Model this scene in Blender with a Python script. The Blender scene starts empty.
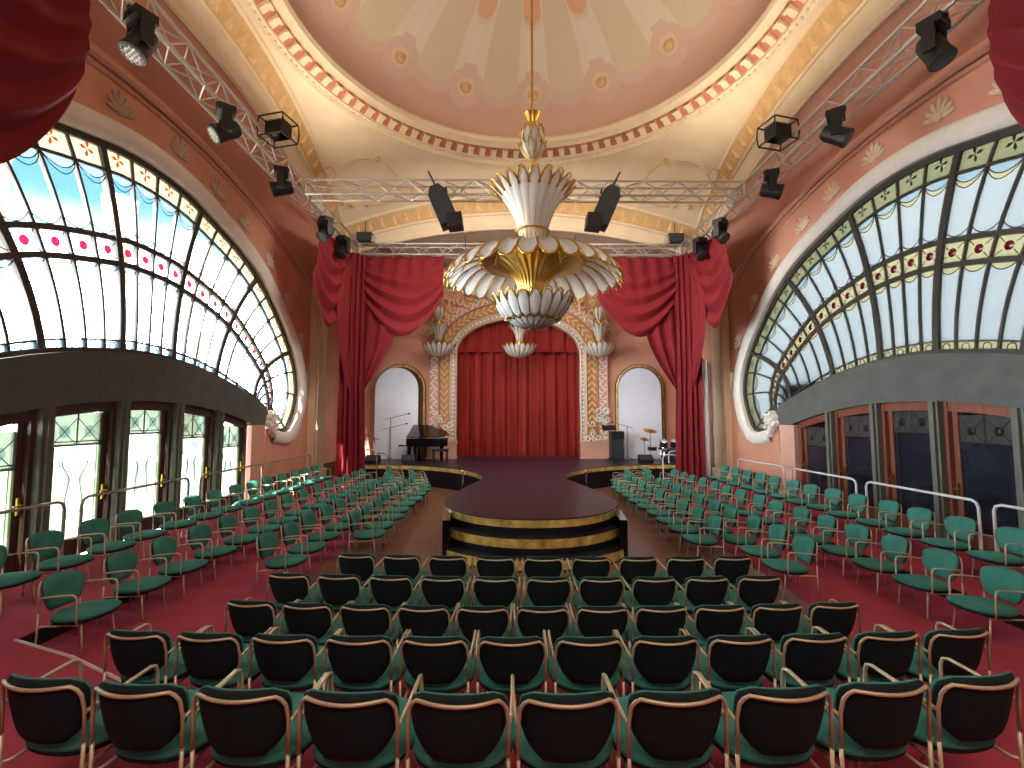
import bpy, math, random
import numpy as np
from mathutils import Vector, Matrix
from mathutils.geometry import tessellate_polygon

random.seed(7)
PI = math.pi
SC = bpy.context.scene
COL = SC.collection

def srgb(r, g, b):
    def c(v):
        v /= 255.0
        return v / 12.92 if v <= 0.04045 else ((v + 0.055) / 1.055) ** 2.4
    return (c(r), c(g), c(b), 1.0)

# ------------------------------------------------------------------ camera
FPX, VX, VY = 475.0, 507.0, 418.0
pitch = math.atan((VY - 384) / FPX)
yaw = math.atan((512 - VX) / (FPX / math.cos(pitch)))
cam_d = bpy.data.cameras.new('camera'); cam = bpy.data.objects.new('camera', cam_d)
COL.objects.link(cam)
cam.location = (-0.5, 0, 2.5)
cam.rotation_euler = (PI / 2 + pitch, 0, -yaw)
cam_d.sensor_width = 36; cam_d.lens = FPX / 1024 * 36
cam_d.clip_start = 0.05; cam_d.clip_end = 300
SC.camera = cam

# ------------------------------------------------------------------ view, world, sun, daylight
SC.view_settings.view_transform = 'Standard'
SC.view_settings.look = 'None'
SC.view_settings.gamma = 1
SC.view_settings.use_curve_mapping = False
SC.view_settings.exposure = 2.5
SC.cycles.max_bounces = 8
SC.cycles.diffuse_bounces = 5
SC.cycles.transparent_max_bounces = 16
SC.cycles.caustics_reflective = False
SC.cycles.caustics_refractive = False
SC.cycles.sample_clamp_indirect = 6

W = bpy.data.worlds.new('sky'); SC.world = W; W.use_nodes = True
nt = W.node_tree; nt.nodes.clear()
tc = nt.nodes.new('ShaderNodeTexCoord'); sx = nt.nodes.new('ShaderNodeSeparateXYZ')
rp = nt.nodes.new('ShaderNodeValToRGB'); bg = nt.nodes.new('ShaderNodeBackground'); wo = nt.nodes.new('ShaderNodeOutputWorld')
mp = nt.nodes.new('ShaderNodeMapRange')
mp.inputs[1].default_value = -1; mp.inputs[2].default_value = 1
nt.links.new(tc.outputs['Generated'], sx.inputs[0]); nt.links.new(sx.outputs[2], mp.inputs[0])
nt.links.new(mp.outputs[0], rp.inputs[0]); nt.links.new(rp.outputs[0], bg.inputs[0]); nt.links.new(bg.outputs[0], wo.inputs[0])
els = rp.color_ramp.elements
els[0].position = 0.0; els[0].color = (0.72, 0.72, 0.68, 1)
els[1].position = 1.0; els[1].color = (0.004, 0.013, 0.028, 1)
for p, c in ((0.5, (0.95, 0.97, 1.0, 1)), (0.60, (0.85, 0.95, 1.0, 1)), (0.64, (0.05, 0.09, 0.11, 1)), (0.665, (0.0055, 0.018, 0.028, 1))):
    e = els.new(p); e.color = c
bg.inputs[1].default_value = 8.0

def light(name, kind, loc, rot, energy, color=(1, 1, 1), size=None, sizey=None, portal=False, angle=None):
    l = bpy.data.lights.new(name, kind); o = bpy.data.objects.new(name, l); COL.objects.link(o)
    o.location = loc; o.rotation_euler = rot
    l.energy = energy; l.color = color
    if kind == 'AREA':
        l.shape = 'RECTANGLE'; l.size = size; l.size_y = sizey or size
        l.cycles.is_portal = portal
    if angle is not None: l.angle = angle
    return o

sun = light('sun', 'SUN', (-20, -10, 20), (0, 0, 0), 12.0, (1.0, 0.93, 0.82), angle=0.01)
sun.rotation_euler = Vector((0.19, 1.0, -0.60)).to_track_quat('-Z', 'Y').to_euler()

YC = 9.8          # centre of the hall along its length
WX = 7.75         # inner face of the side walls
YB = 21.0         # inner face of the back wall
YF = -2.0         # wall behind the camera
# daylight entering through the two arched windows and the left doors
for sgn in (-1, 1):
    light('window_daylight', 'AREA', (sgn * 8.25, YC, 4.4), (0, sgn * PI / 2, 0), 1, size=7.4, sizey=14.5, portal=True)
# invented warm fill lights, not hall lamps: towards dome, stage, and from behind camera
for x_, y_ in ((-5.3, 7.6), (-5.3, 11.6), (5.3, 7.6), (5.3, 11.6)):
    light('ceiling_fill', 'AREA', (x_, y_, 9.4), (0, math.radians(180 + (34 if x_ < 0 else -34)), 0), 15, (1.0, 0.86, 0.68), 1.0, 3.0)
light('stage_fill', 'AREA', (0, 12.9, 8.42), (math.radians(48), 0, 0), 90, (1.0, 0.90, 0.80), 9.0, 0.35)  # added fill brightening the stage end, no such fixture on the truss
light('front_fill', 'AREA', (0, -1.2, 7.2), (math.radians(62), 0, 0), 50, (1.0, 0.88, 0.74), 7.0, 1.6)  # added fill over the rows from behind, no known lamps there

# ------------------------------------------------------------------ materials
M = {}
def opal_mat(name, color, share=.45):
    m = bpy.data.materials.new(name); m.use_nodes = True
    n = m.node_tree; b = n.nodes['Principled BSDF']; b.inputs['Base Color'].default_value = color; b.inputs['Roughness'].default_value = .25
    tl = n.nodes.new('ShaderNodeBsdfTranslucent'); tl.inputs[0].default_value = color
    mx = n.nodes.new('ShaderNodeMixShader'); mx.inputs[0].default_value = share
    out = n.nodes['Material Output']
    n.links.new(b.outputs[0], mx.inputs[1]); n.links.new(tl.outputs[0], mx.inputs[2]); n.links.new(mx.outputs[0], out.inputs[0])
    M[name] = m
def mat(name, color, rough=0.6, metal=0.0, vary=0.0, vscale=4.0, bump=0.0, bscale=30.0, sheen=0.0, spec=None, coat=0.0, stretch=None):
    m = bpy.data.materials.new(name); m.use_nodes = True
    n = m.node_tree; b = n.nodes['Principled BSDF']
    b.inputs['Base Color'].default_value = color
    b.inputs['Roughness'].default_value = rough; b.inputs['Metallic'].default_value = metal
    if sheen:
        b.inputs['Sheen Weight'].default_value = sheen; b.inputs['Sheen Roughness'].default_value = 0.4
        b.inputs['Sheen Tint'].default_value = color
    if spec is not None: b.inputs['Specular IOR Level'].default_value = spec
    if coat: b.inputs['Coat Weight'].default_value = coat; b.inputs['Coat Roughness'].default_value = 0.15
    if vary or bump:
        t = n.nodes.new('ShaderNodeTexCoord'); mpn = n.nodes.new('ShaderNodeMapping')
        n.links.new(t.outputs['Object'], mpn.inputs[0])
        if stretch: mpn.inputs['Scale'].default_value = stretch
    if vary:
        nz = n.nodes.new('ShaderNodeTexNoise'); nz.inputs['Scale'].default_value = vscale; nz.inputs['Detail'].default_value = 5
        n.links.new(mpn.outputs[0], nz.inputs['Vector'])
        r = n.nodes.new('ShaderNodeMapRange'); r.inputs[1].default_value = 0.3; r.inputs[2].default_value = 0.7
        r.inputs[3].default_value = 1 - vary; r.inputs[4].default_value = 1 + vary
        n.links.new(nz.outputs[0], r.inputs[0])
        mx = n.nodes.new('ShaderNodeMix'); mx.data_type = 'RGBA'; mx.blend_type = 'MULTIPLY'; mx.inputs[0].default_value = 1
        mx.inputs[6].default_value = color
        n.links.new(r.outputs[0], mx.inputs[7]); n.links.new(mx.outputs[2], b.inputs['Base Color'])
    if bump:
        nz2 = n.nodes.new('ShaderNodeTexNoise'); nz2.inputs['Scale'].default_value = bscale; nz2.inputs['Detail'].default_value = 4
        n.links.new(mpn.outputs[0], nz2.inputs['Vector'])
        bp = n.nodes.new('ShaderNodeBump'); bp.inputs['Strength'].default_value = bump; bp.inputs['Distance'].default_value = 0.02
        n.links.new(nz2.outputs[0], bp.inputs['Height']); n.links.new(bp.outputs[0], b.inputs['Normal'])
    M[name] = m
    return m

def glass_mat(name, color, trans=0.7, gloss=0.06, diff=None):
    """window glass: clear share + milky share + a little gloss"""
    m = bpy.data.materials.new(name); m.use_nodes = True
    n = m.node_tree; n.nodes.clear()
    out = n.nodes.new('ShaderNodeOutputMaterial')
    tr = n.nodes.new('ShaderNodeBsdfTransparent'); tr.inputs[0].default_value = color
    tl = n.nodes.new('ShaderNodeBsdfTranslucent'); tl.inputs[0].default_value = diff or color
    m1 = n.nodes.new('ShaderNodeMixShader'); m1.inputs[0].default_value = 1 - trans
    n.links.new(tr.outputs[0], m1.inputs[1]); n.links.new(tl.outputs[0], m1.inputs[2])
    g = n.nodes.new('ShaderNodeBsdfGlossy'); g.inputs['Roughness'].default_value = 0.12
    m2 = n.nodes.new('ShaderNodeMixShader'); m2.inputs[0].default_value = gloss
    n.links.new(m1.outputs[0], m2.inputs[1]); n.links.new(g.outputs[0], m2.inputs[2]); n.links.new(m2.outputs[0], out.inputs[0])
    M[name] = m
    return m

mat('carpet', srgb(170, 58, 80), 0.95, vary=0.18, vscale=2.2, bump=0.35, bscale=160, sheen=0.3)
mat('riser', srgb(24, 14, 16), 0.8)
mat('nosing', srgb(215, 205, 200), 0.4)
mat('pink', srgb(212, 152, 126), 0.8, vary=0.07, vscale=1.2, bump=0.05, bscale=25)
mat('pink_pale', srgb(208, 160, 140), 0.8, vary=0.06, vscale=1.5)
mat('pink_dark', srgb(206, 148, 126), 0.8, vary=0.08, vscale=1.0)
mat('cream', srgb(226, 206, 174), 0.75, vary=0.05, vscale=2.0, bump=0.05, bscale=14)
mat('cream_grey', srgb(200, 178, 158), 0.8, vary=0.06)
mat('white_plaster', srgb(230, 224, 214), 0.6, vary=0.05, vscale=5)
mat('tan', srgb(206, 168, 116), 0.75, vary=0.10, vscale=6)
mat('tan_light', srgb(222, 186, 134), 0.7, vary=0.08, vscale=9)
mat('terracotta', srgb(190, 122, 94), 0.8, vary=0.08)
mat('beam', srgb(86, 89, 84), 0.85, vary=0.16, vscale=2.5, bump=0.1, bscale=12)
mat('mullion', srgb(58, 54, 48), 0.6, vary=0.08)
mat('post', srgb(96, 98, 88), 0.7, vary=0.12, vscale=3)
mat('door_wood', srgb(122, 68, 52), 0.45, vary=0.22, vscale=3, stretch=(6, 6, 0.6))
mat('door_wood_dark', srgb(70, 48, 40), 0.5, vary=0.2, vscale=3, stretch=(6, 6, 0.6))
mat('dark_glass', srgb(28, 34, 46), 0.12, vary=0.5, vscale=1.6, spec=0.6)
mat('dark_glass_square', srgb(62, 60, 60), 0.25, vary=0.3, vscale=7)
mat('lead', srgb(42, 44, 46), 0.5, metal=0.3)
mat('lead_pale', srgb(74, 84, 86), 0.6)
mat('brass', srgb(214, 172, 84), 0.28, metal=1.0, vary=0.12, vscale=7)
mat('brass_trim', srgb(250, 224, 130), 0.18, metal=0.4, vary=0.40, vscale=6)
mat('gold_tube', srgb(208, 190, 160), 0.38, metal=0.4)
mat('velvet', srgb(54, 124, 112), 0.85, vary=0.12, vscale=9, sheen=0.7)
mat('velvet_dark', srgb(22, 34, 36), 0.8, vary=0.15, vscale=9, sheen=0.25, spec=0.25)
mat('red_velvet', srgb(118, 11, 25), 0.85, vary=0.10, vscale=3, sheen=0.35)
mat('curtain_red', srgb(138, 27, 19), 0.85, vary=0.10, vscale=4, sheen=0.4)
mat('stage_top', srgb(48, 41, 60), 0.38, vary=0.16, vscale=3, bump=0.02, bscale=20)
mat('stage_side', srgb(26, 26, 36), 0.35)
mat('parquet', srgb(122, 84, 66), 0.33, vary=0.20, vscale=3.0, stretch=(9, 0.7, 1))
mat('baseboard', srgb(92, 58, 42), 0.6, vary=0.15)
mat('alu', srgb(205, 202, 196), 0.38, metal=0.75)
mat('black', srgb(22, 22, 25), 0.5)
mat('black_gloss', srgb(10, 10, 12), 0.12)
mat('grey_dark', srgb(50, 54, 60), 0.5)
mat('lens', srgb(210, 215, 220), 0.2)
mat('white_metal', srgb(222, 222, 224), 0.35)
mat('rail_left', srgb(168, 166, 158), 0.3, metal=0.6)
mat('niche', srgb(232, 236, 248), 0.45, vary=0.03)
mat('cloth_white', srgb(226, 224, 222), 0.8)
mat('stone', srgb(212, 206, 192), 0.85, vary=0.08)
mat('chrome', srgb(215, 218, 222), 0.12, metal=1.0)
mat('drum_shell', srgb(36, 44, 66), 0.25, metal=0.3)
mat('wood_bench', srgb(58, 36, 28), 0.4)
opal_mat('opal', srgb(240, 241, 238))
mat('bronze_tan', srgb(188, 134, 92), 0.7, vary=0.1, vscale=5)
mat('light_seal_slab', srgb(90, 85, 80), 0.9)
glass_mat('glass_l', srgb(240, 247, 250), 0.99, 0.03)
glass_mat('glass_l_cream', srgb(120, 112, 88), 0.35)
glass_mat('glass_l_blue', srgb(120, 150, 165), 0.7)
glass_mat('glass_door', srgb(124, 134, 124), 0.5)
glass_mat('glass_door_green', srgb(58, 66, 56), 0.2)
glass_mat('glass_door_tint', srgb(205, 230, 200), 0.9)
glass_mat('glass_door_blue', srgb(186, 214, 222), 0.9)
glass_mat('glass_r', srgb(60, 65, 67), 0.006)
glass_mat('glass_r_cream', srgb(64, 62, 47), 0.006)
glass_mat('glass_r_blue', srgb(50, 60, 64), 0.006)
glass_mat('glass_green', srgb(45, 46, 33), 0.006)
glass_mat('glass_red', srgb(110, 12, 24), 0.05)
glass_mat('glass_orange', srgb(150, 70, 26), 0.35)
glass_mat('glass_l_red', srgb(112, 10, 34), 0.3)

# ------------------------------------------------------------------ helpers
class MB:
    def __init__(s): s.v = []; s.f = []; s.mi = []
    def add(s, vs, fs, mi=0):
        o = len(s.v); s.v += [tuple(map(float, p)) for p in vs]
        s.f += [tuple(o + i for i in f) for f in fs]; s.mi += [mi] * len(fs)
        return s
    def box(s, c, d, rot=None, mi=0):
        x, y, z = d[0] / 2, d[1] / 2, d[2] / 2
        vs = [Vector((a * x, b * y, e * z)) for a in (-1, 1) for b in (-1, 1) for e in (-1, 1)]
        if rot is not None: vs = [rot @ p for p in vs]
        vs = [p + Vector(c) for p in vs]
        return s.add(vs, [(0, 1, 3, 2), (4, 6, 7, 5), (0, 4, 5, 1), (2, 3, 7, 6), (0, 2, 6, 4), (1, 5, 7, 3)], mi)
    def tube(s, pts, r, seg=6, closed=False, mi=0, caps=True):
        P = [Vector(p) for p in pts]; n = len(P)
        R = r if isinstance(r, (list, tuple)) else [r] * n
        vs = []; up = None
        for i in range(n):
            if closed: t = (P[(i + 1) % n] - P[i - 1])
            else: t = P[min(i + 1, n - 1)] - P[max(i - 1, 0)]
            if t.length < 1e-9: t = Vector((0, 0, 1))
            t.normalize()
            if up is None:
                up = Vector((0, 0, 1)) if abs(t.z) < 0.9 else Vector((1, 0, 0))
            a = t.cross(up)
            if a.length < 1e-6: a = t.cross(Vector((0, 1, 0)))
            a.normalize(); b = a.cross(t); b.normalize(); up = b
            for k in range(seg):
                q = 2 * PI * k / seg
                vs.append(P[i] + a * (R[i] * math.cos(q)) + b * (R[i] * math.sin(q)))
        fs = []
        m = n if closed else n - 1
        for i in range(m):
            j = (i + 1) % n
            for k in range(seg):
                l = (k + 1) % seg
                fs.append((i * seg + k, i * seg + l, j * seg + l, j * seg + k))
        if not closed and caps:
            fs.append(tuple(range(seg))[::-1]); fs.append(tuple((n - 1) * seg + k for k in range(seg)))
        return s.add(vs, fs, mi)
    def lathe(s, prof, seg=24, c=(0, 0, 0), mi=0, a0=0.0, a1=2 * PI):
        full = abs(a1 - a0 - 2 * PI) < 1e-6; ns = seg if full else seg + 1
        vs = []
        for r, z in prof:
            for k in range(ns):
                q = a0 + (a1 - a0) * k / seg
                vs.append((c[0] + r * math.cos(q), c[1] + r * math.sin(q), c[2] + z))
        fs = []
        for i in range(len(prof) - 1):
            for k in range(seg):
                l = (k + 1) % ns
                fs.append((i * ns + k, i * ns + l, (i + 1) * ns + l, (i + 1) * ns + k))
        return s.add(vs, fs, mi)
    def grid(s, fn, nu, nv, mi=0, closeu=False):
        vs = [fn(i / nu, j / nv) for j in range(nv + 1) for i in range(nu + 1)]
        fs = [(j * (nu + 1) + i, j * (nu + 1) + i + 1, (j + 1) * (nu + 1) + i + 1, (j + 1) * (nu + 1) + i) for j in range(nv) for i in range(nu)]
        return s.add(vs, fs, mi)
    def prism(s, poly, fn0, fn1, mi=0, side_mi=None):
        """poly: 2D points; fn0/fn1 map a 2D point to 3D (bottom, top)"""
        n = len(poly)
        tris = tessellate_polygon([[Vector((p[0], p[1], 0)) for p in poly]])
        s.add([fn0(p) for p in poly], tris, mi); s.add([fn1(p) for p in poly], [t[::-1] for t in tris], mi)
        s.add([fn0(p) for p in poly] + [fn1(p) for p in poly], [(i, (i + 1) % n, n + (i + 1) % n, n + i) for i in range(n)], mi if side_mi is None else side_mi)
        return s
    def ball(s, c, r, seg=8, rings=5, mi=0, rot=None):
        rr = r if isinstance(r, (tuple, list)) else (r, r, r)
        vs = []
        for i in range(rings + 1):
            t = PI * i / rings
            for k in range(seg):
                q = 2 * PI * k / seg
                p = Vector((rr[0] * math.sin(t) * math.cos(q), rr[1] * math.sin(t) * math.sin(q), rr[2] * math.cos(t)))
                if rot is not None: p = rot @ p
                vs.append(p + Vector(c))
        fs = [(i * seg + k, i * seg + (k + 1) % seg, (i + 1) * seg + (k + 1) % seg, (i + 1) * seg + k) for i in range(rings) for k in range(seg)]
        return s.add(vs, fs, mi)
    def mesh(s, name, mats, smooth=False):
        me = bpy.data.meshes.new(name)
        me.from_pydata(s.v, [], s.f)
        if not isinstance(mats, (list, tuple)): mats = [mats]
        for m in mats: me.materials.append(M[m])
        if len(mats) > 1: me.polygons.foreach_set('material_index', s.mi)
        me.validate()
        import bmesh
        b = bmesh.new(); b.from_mesh(me)
        bmesh.ops.remove_doubles(b, verts=b.verts, dist=1e-5)
        bmesh.ops.recalc_face_normals(b, faces=b.faces); b.to_mesh(me); b.free()
        if smooth:
            me.polygons.foreach_set('use_smooth', [True] * len(me.polygons))
            if smooth != 'all': me.set_sharp_from_angle(angle=math.radians(40))
        me.update()
        return me
    def build(s, name, mats, parent=None, smooth=False, loc=None, rot=None):
        return link(name, s.mesh(name, mats, smooth), parent, loc, rot)

def link(name, me, parent=None, loc=None, rot=None, scale=None):
    o = bpy.data.objects.new(name, me); COL.objects.link(o)
    if parent is not None: o.parent = parent
    if loc is not None: o.location = loc
    if rot is not None: o.rotation_euler = rot
    if scale is not None: o.scale = scale
    return o
def tag(o, label, cat, group=None):
    o['label'] = label; o['category'] = cat
    if group: o['group'] = group
    return o
def thing(name, label, cat, loc=(0, 0, 0), rz=0.0, group=None):
    o = bpy.data.objects.new(name, None); COL.objects.link(o)
    o.empty_display_size = 0.1
    o.location = loc; o.rotation_euler = (0, 0, rz)
    return tag(o, label, cat, group)
def struct(o, label=None):
    o['kind'] = 'structure'
    if label: o['label'] = label
    return o
def sroot(name, label=None):
    o = bpy.data.objects.new(name, None); COL.objects.link(o); o.empty_display_size = 0.1
    return struct(o, label)
def copy_tree(o, parent=None):
    c = o.copy(); COL.objects.link(c); c.parent = parent
    for ch in list(o.children): copy_tree(ch, c)
    return c
def lerp(a, b, t): return a + (b - a) * t
def vl(a, b, t): return tuple(lerp(x, y, t) for x, y in zip(a, b))
def hermite(keys, vals, x):
    """smooth interpolation through (keys, vals), vals 2-tuples"""
    n = len(keys); x = min(max(x, keys[0]), keys[-1])
    i = 0
    while i < n - 2 and x > keys[i + 1]: i += 1
    def tan(k):
        a, b = max(k - 1, 0), min(k + 1, n - 1)
        return [(vals[b][j] - vals[a][j]) / (keys[b] - keys[a]) for j in range(len(vals[0]))]
    h = keys[i + 1] - keys[i]; t = (x - keys[i]) / h
    m0, m1 = tan(i), tan(i + 1)
    return tuple((2 * t**3 - 3 * t**2 + 1) * vals[i][j] + (t**3 - 2 * t**2 + t) * h * m0[j] + (-2 * t**3 + 3 * t**2) * vals[i + 1][j] + (t**3 - t**2) * h * m1[j] for j in range(len(vals[0])))
ORD = ['first', 'second', 'third', 'fourth', 'fifth', 'sixth', 'seventh', 'eighth', 'ninth', 'tenth', 'eleventh', 'twelfth', 'thirteenth', 'fourteenth', 'fifteenth', 'sixteenth', 'seventeenth']

# ------------------------------------------------------------------ floor and platforms
fl = struct(MB().box((0, (YF + YB) / 2, -0.1), (2 * WX + 0.7, YB - YF + 0.6, 0.2)).build('floor', 'carpet'), 'red carpeted floor of the hall')
def parq(p, z): return (p[0], p[1], z)
pk = [(0.0, 4.75), (1.8, 4.8), (2.9, 5.3), (3.5, 6.4), (3.62, 8.0), (3.62, 12.0), (3.9, 15.0), (4.2, 17.9)]
ph = [hermite(list(range(8)), pk, i / 6) for i in range(43)]
poly = [(x, y) for x, y in ph] + [(-x, y) for x, y in ph[::-1]]
struct(MB().prism(poly, lambda p: parq(p, 0.0), lambda p: parq(p, 0.006)).build('floor_parquet', 'parquet'), 'brown wooden floor around the round stage')

HS = 0.17        # height of one step of the rake
HP = 0.17
HS2 = 0.41      # level of the row nearest the camera
def platform(side, poly):
    m = MB(); n = len(poly)
    tris = tessellate_polygon([[Vector((p[0], p[1], 0)) for p in poly]])
    m.add([(p[0], p[1], HP) for p in poly], tris, 0)
    m.add([(p[0], p[1], 0.0) for p in poly] + [(p[0], p[1], HP) for p in poly], [(i, (i + 1) % n, n + (i + 1) % n, n + i) for i in range(n)], 1)
    o = struct(m.build('floor_platform_' + side, ['carpet', 'riser']), 'low red carpeted platform along the %s doors' % side)
    return o
pl = platform('left', [(-WX, YF), (-WX, 18.6), (-5.66, 18.6), (-5.66, 5.22), (-4.75, 4.86), (-3.9, 4.42), (-3.9, YF)])
MB().tube([(-5.66, 5.22, HP + .004), (-4.75, 4.86, HP + .004), (-3.9, 4.42, HP + .004)], 0.016, 5).build('step_nosing', 'nosing', pl)
platform('right', [(WX, YF), (WX, 18.6), (5.6, 18.6), (5.6, YF)])
# raked steps under the two rows nearest the camera
ek = [(-3.9, 4.42), (-2.6, 4.16), (-1.3, 4.02), (0, 3.98), (1.3, 4.02), (2.6, 4.16), (3.9, 4.42), (5.6, 4.9)]
def rake(z0, z1, pts):
    m = MB(); poly = pts + [(pts[-1][0], YF), (pts[0][0], YF)]
    return struct(m.prism(poly, lambda p: (p[0], p[1], z0), lambda p: (p[0], p[1], z1)).build('floor_step', 'carpet'), 'red carpeted step under the rows nearest the camera')
rake(0, HS, [hermite(list(range(8)), ek, i / 4) for i in range(29)])
rake(HS, HS2, [(x, 2.98 + .022 * x * x) for x in np.linspace(-3.75, 4.2, 25)])

# ------------------------------------------------------------------ side walls with arched windows
KS = [0, 2, 6, 10, 12, 13, 14]
KO = [(0, 7.72), (1.45, 7.55), (4.1, 6.66), (6.35, 4.75), (6.9, 3.3), (6.25, 2.08), (4.98, 2.14)]
KM = [(0, 5.72), (0.89, 5.66), (2.87, 5.12), (4.65, 3.95), (5.05, 3.28), (5.08, 2.88), (4.95, 2.52)]
KI = [(0, 3.78), (0.7, 3.75), (2.25, 3.53), (4.15, 3.0), (4.48, 2.87), (4.58, 2.78), (4.66, 2.66)]
FK = [-k for k in KS[:0:-1]] + KS
def mir(v): return [(-a, b) for a, b in v[:0:-1]] + v
MO, MM, MI_ = mir(KO), mir(KM), mir(KI)
def F(s, q):
    a, b, c = hermite(FK, MI_, s), hermite(FK, MM, s), hermite(FK, MO, s)
    la, lb, lc = 2 * (q - .5) * (q - 1), -4 * q * (q - 1), 2 * q * (q - .5)
    return (a[0] * la + b[0] * lb + c[0] * lc, a[1] * la + b[1] * lb + c[1] * lc)
SS = [-14 + i * 0.25 for i in range(113)]
OC = [hermite(FK, MO, s) for s in SS]
ICV = [hermite(FK, MI_, s) for s in SS]
def onorm(i):
    a, b = OC[max(i - 1, 0)], OC[min(i + 1, len(OC) - 1)]
    t = Vector((b[0] - a[0], b[1] - a[1])); t.normalize()
    return (-t[1], t[0])
ON = [onorm(i) for i in range(len(OC))]
def Bz(d): return 2.84 - 0.035 * d * d

def side_wall(sgn, side):
    X = lambda x: sgn * x
    T = lambda d, z, x: (sgn * x, YC + d, z)
    d0, d1, zt = YF - YC - 0.3, YB - YC + 0.3, 15.2
    poly = [(d0, -0.1), (-4.45, -0.1), (-4.66, 2.66)] + OC + [(4.66, 2.66), (4.45, -0.1), (d1, -0.1), (d1, zt), (d0, zt)]
    w = struct(MB().prism(poly, lambda p: T(p[0], p[1], WX), lambda p: T(p[0], p[1], WX + 0.35)).build('wall_' + side, 'pink'), 'salmon pink %s wall with a huge arched window' % side)
    # cream archivolt round the window
    prof = [(-0.02, -0.14), (-0.02, 0.02), (0.03, 0.07), (0.12, 0.10), (0.30, 0.11), (0.36, 0.07), (0.40, 0.0)]
    m = MB(); vs = []
    for i in range(len(OC)):
        for wd, pr in prof:
            vs.append(T(OC[i][0] + ON[i][0] * wd, OC[i][1] + ON[i][1] * wd, WX - pr))
    k = len(prof); fs = [(i * k + j, i * k + j + 1, (i + 1) * k + j + 1, (i + 1) * k + j) for i in range(len(OC) - 1) for j in range(k - 1)]
    m.add(vs, fs)
    m.build('window_archivolt', 'white_plaster', w, smooth=True)
    # hood moulding where the tympanum meets the vault
    m = MB()
    hp = [(d, 8.95 - 1.3 * (d / 6.7) ** 2) for d in np.linspace(-7.3, 7.3, 41)]
    m.tube([T(d, z, WX - 0.02) for d, z in hp], 0.09, 6); m.tube([T(d, z - 0.16, WX - 0.01) for d, z in hp], 0.05, 5)
    m.build('hood_moulding', 'pink_pale', w, smooth=True)
    # plaster scroll where the frame meets the beam, and leaf clusters round the arch
    for e in (-1, 1):
        m = MB()
        for k_, (dx, dz, r) in enumerate([(0, 0, .17), (.18, .12, .14), (-.08, .22, .13), (.12, -.17, .13), (.28, -.02, .11), (.05, .36, .10), (.27, .27, .10), (-.14, .05, .11), (.2, -.3, .09)]):
            m.ball(T(e * (4.74 + dx), 2.28 + dz, WX - 0.05), (0.13, r, r), 8, 5)
            m.tube([T(e * (4.74 + dx) + 0.7 * r * math.cos(a), 2.28 + dz + 0.7 * r * math.sin(a), WX - 0.16 - .03 * a / 6) for a in np.linspace(0, 6, 9)], 0.025, 4)
        m.build('scroll_ornament', 'white_plaster', w, smooth=True)
    leaf = MB()
    for k_, a in enumerate(np.linspace(-1.35, 1.35, 7)):
        R_ = Matrix.Rotation(a, 3, 'X')
        L = 0.42 - 0.06 * abs(a)
        leaf.ball(R_ @ Vector((0, 0, L * .62)), (0.05, 0.05, L * .42), 6, 5, rot=R_)
    leaf.ball((0, 0, 0.06), (0.07, 0.11, 0.11), 6, 5)
    lm = leaf.mesh('leaf_ornament', 'cream_grey' if sgn < 0 else 'cream', True)
    for s in (-11.2, -9.0, -6.9, -5.0, -3.2, -1.4, 0.4, 2.2, 4.0, 5.9, 7.9, 9.9, 11.6):
        i = int(round((s + 14) / 0.25)); n_ = ON[i]
        ang = math.atan2(-n_[0], n_[1])
        link('leaf_ornament', lm, w, T(OC[i][0] + n_[0] * 0.56, OC[i][1] + n_[1] * 0.56, WX - 0.02), (ang, 0, 0))
    # baseboard at the ends of the wall
    b = MB()
    b.box(T((4.75 + d1 - .3) / 2, 0.42, WX - 0.02), (0.06, d1 - .3 - 4.75, 0.55))
    b.box(T((-4.75 + d0 + .3) / 2, 0.42, WX - 0.02), (0.06, -4.75 - d0 - .3, 0.55))
    struct(b.build('baseboard_' + side, 'baseboard'))
    # end jambs of the door bay
    # ---- the window itself
    wr = sroot('window_1' if sgn < 0 else 'window_2', 'huge arched stained glass window in the %s wall' % side)
    gx = WX + 0.16
    p_ = 'l' if sgn < 0 else 'r'
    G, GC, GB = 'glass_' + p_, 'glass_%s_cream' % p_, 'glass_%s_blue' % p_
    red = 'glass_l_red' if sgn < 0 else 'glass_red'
    # curved glazing bars: frame, rings, radial mullions
    def bar(pts, wd, dp, name):
        m = MB(); vs = []
        for i, (d, z) in enumerate(pts):
            a, b_ = pts[max(i - 1, 0)], pts[min(i + 1, len(pts) - 1)]
            t = Vector((b_[0] - a[0], b_[1] - a[1])); t.normalize(); nn = (-t[1], t[0])
            for e, x in ((-1, gx - dp), (1, gx - dp), (1, gx + dp), (-1, gx + dp)):
                vs.append(T(d + nn[0] * wd / 2 * e, z + nn[1] * wd / 2 * e, x))
        fs = [(i * 4 + j, i * 4 + (j + 1) % 4, i * 4 + 4 + (j + 1) % 4, i * 4 + 4 + j) for i in range(len(pts) - 1) for j in range(4)]
        fs += [(0, 3, 2, 1), tuple(4 * (len(pts) - 1) + j for j in range(4))]
        m.add(vs, fs); return m.build(name, 'mullion', wr)
    S2 = [-14 + i * 0.5 for i in range(57)]
    bar([F(s, 0.985) for s in S2], 0.16, 0.07, 'outer_frame')
    bar([F(s, 0.01) for s in S2], 0.08, 0.05, 'sill_bar')
    for q, wd in ((0.87, 0.055), (0.56, 0.10), (0.44, 0.10), (0.06, 0.03)):
        bar([F(s, q) for s in S2], wd, 0.045, 'ring_bar')
    for s in range(-13, 14):
        main = abs(s) in (2, 6, 10)
        bar([F(s, q) for q in np.linspace(0, 1, 12)], 0.13 if main else 0.05, 0.06 if main else 0.035, 'mullion')
    sc_ = lambda u: math.sin(PI * u) ** .7
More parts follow.
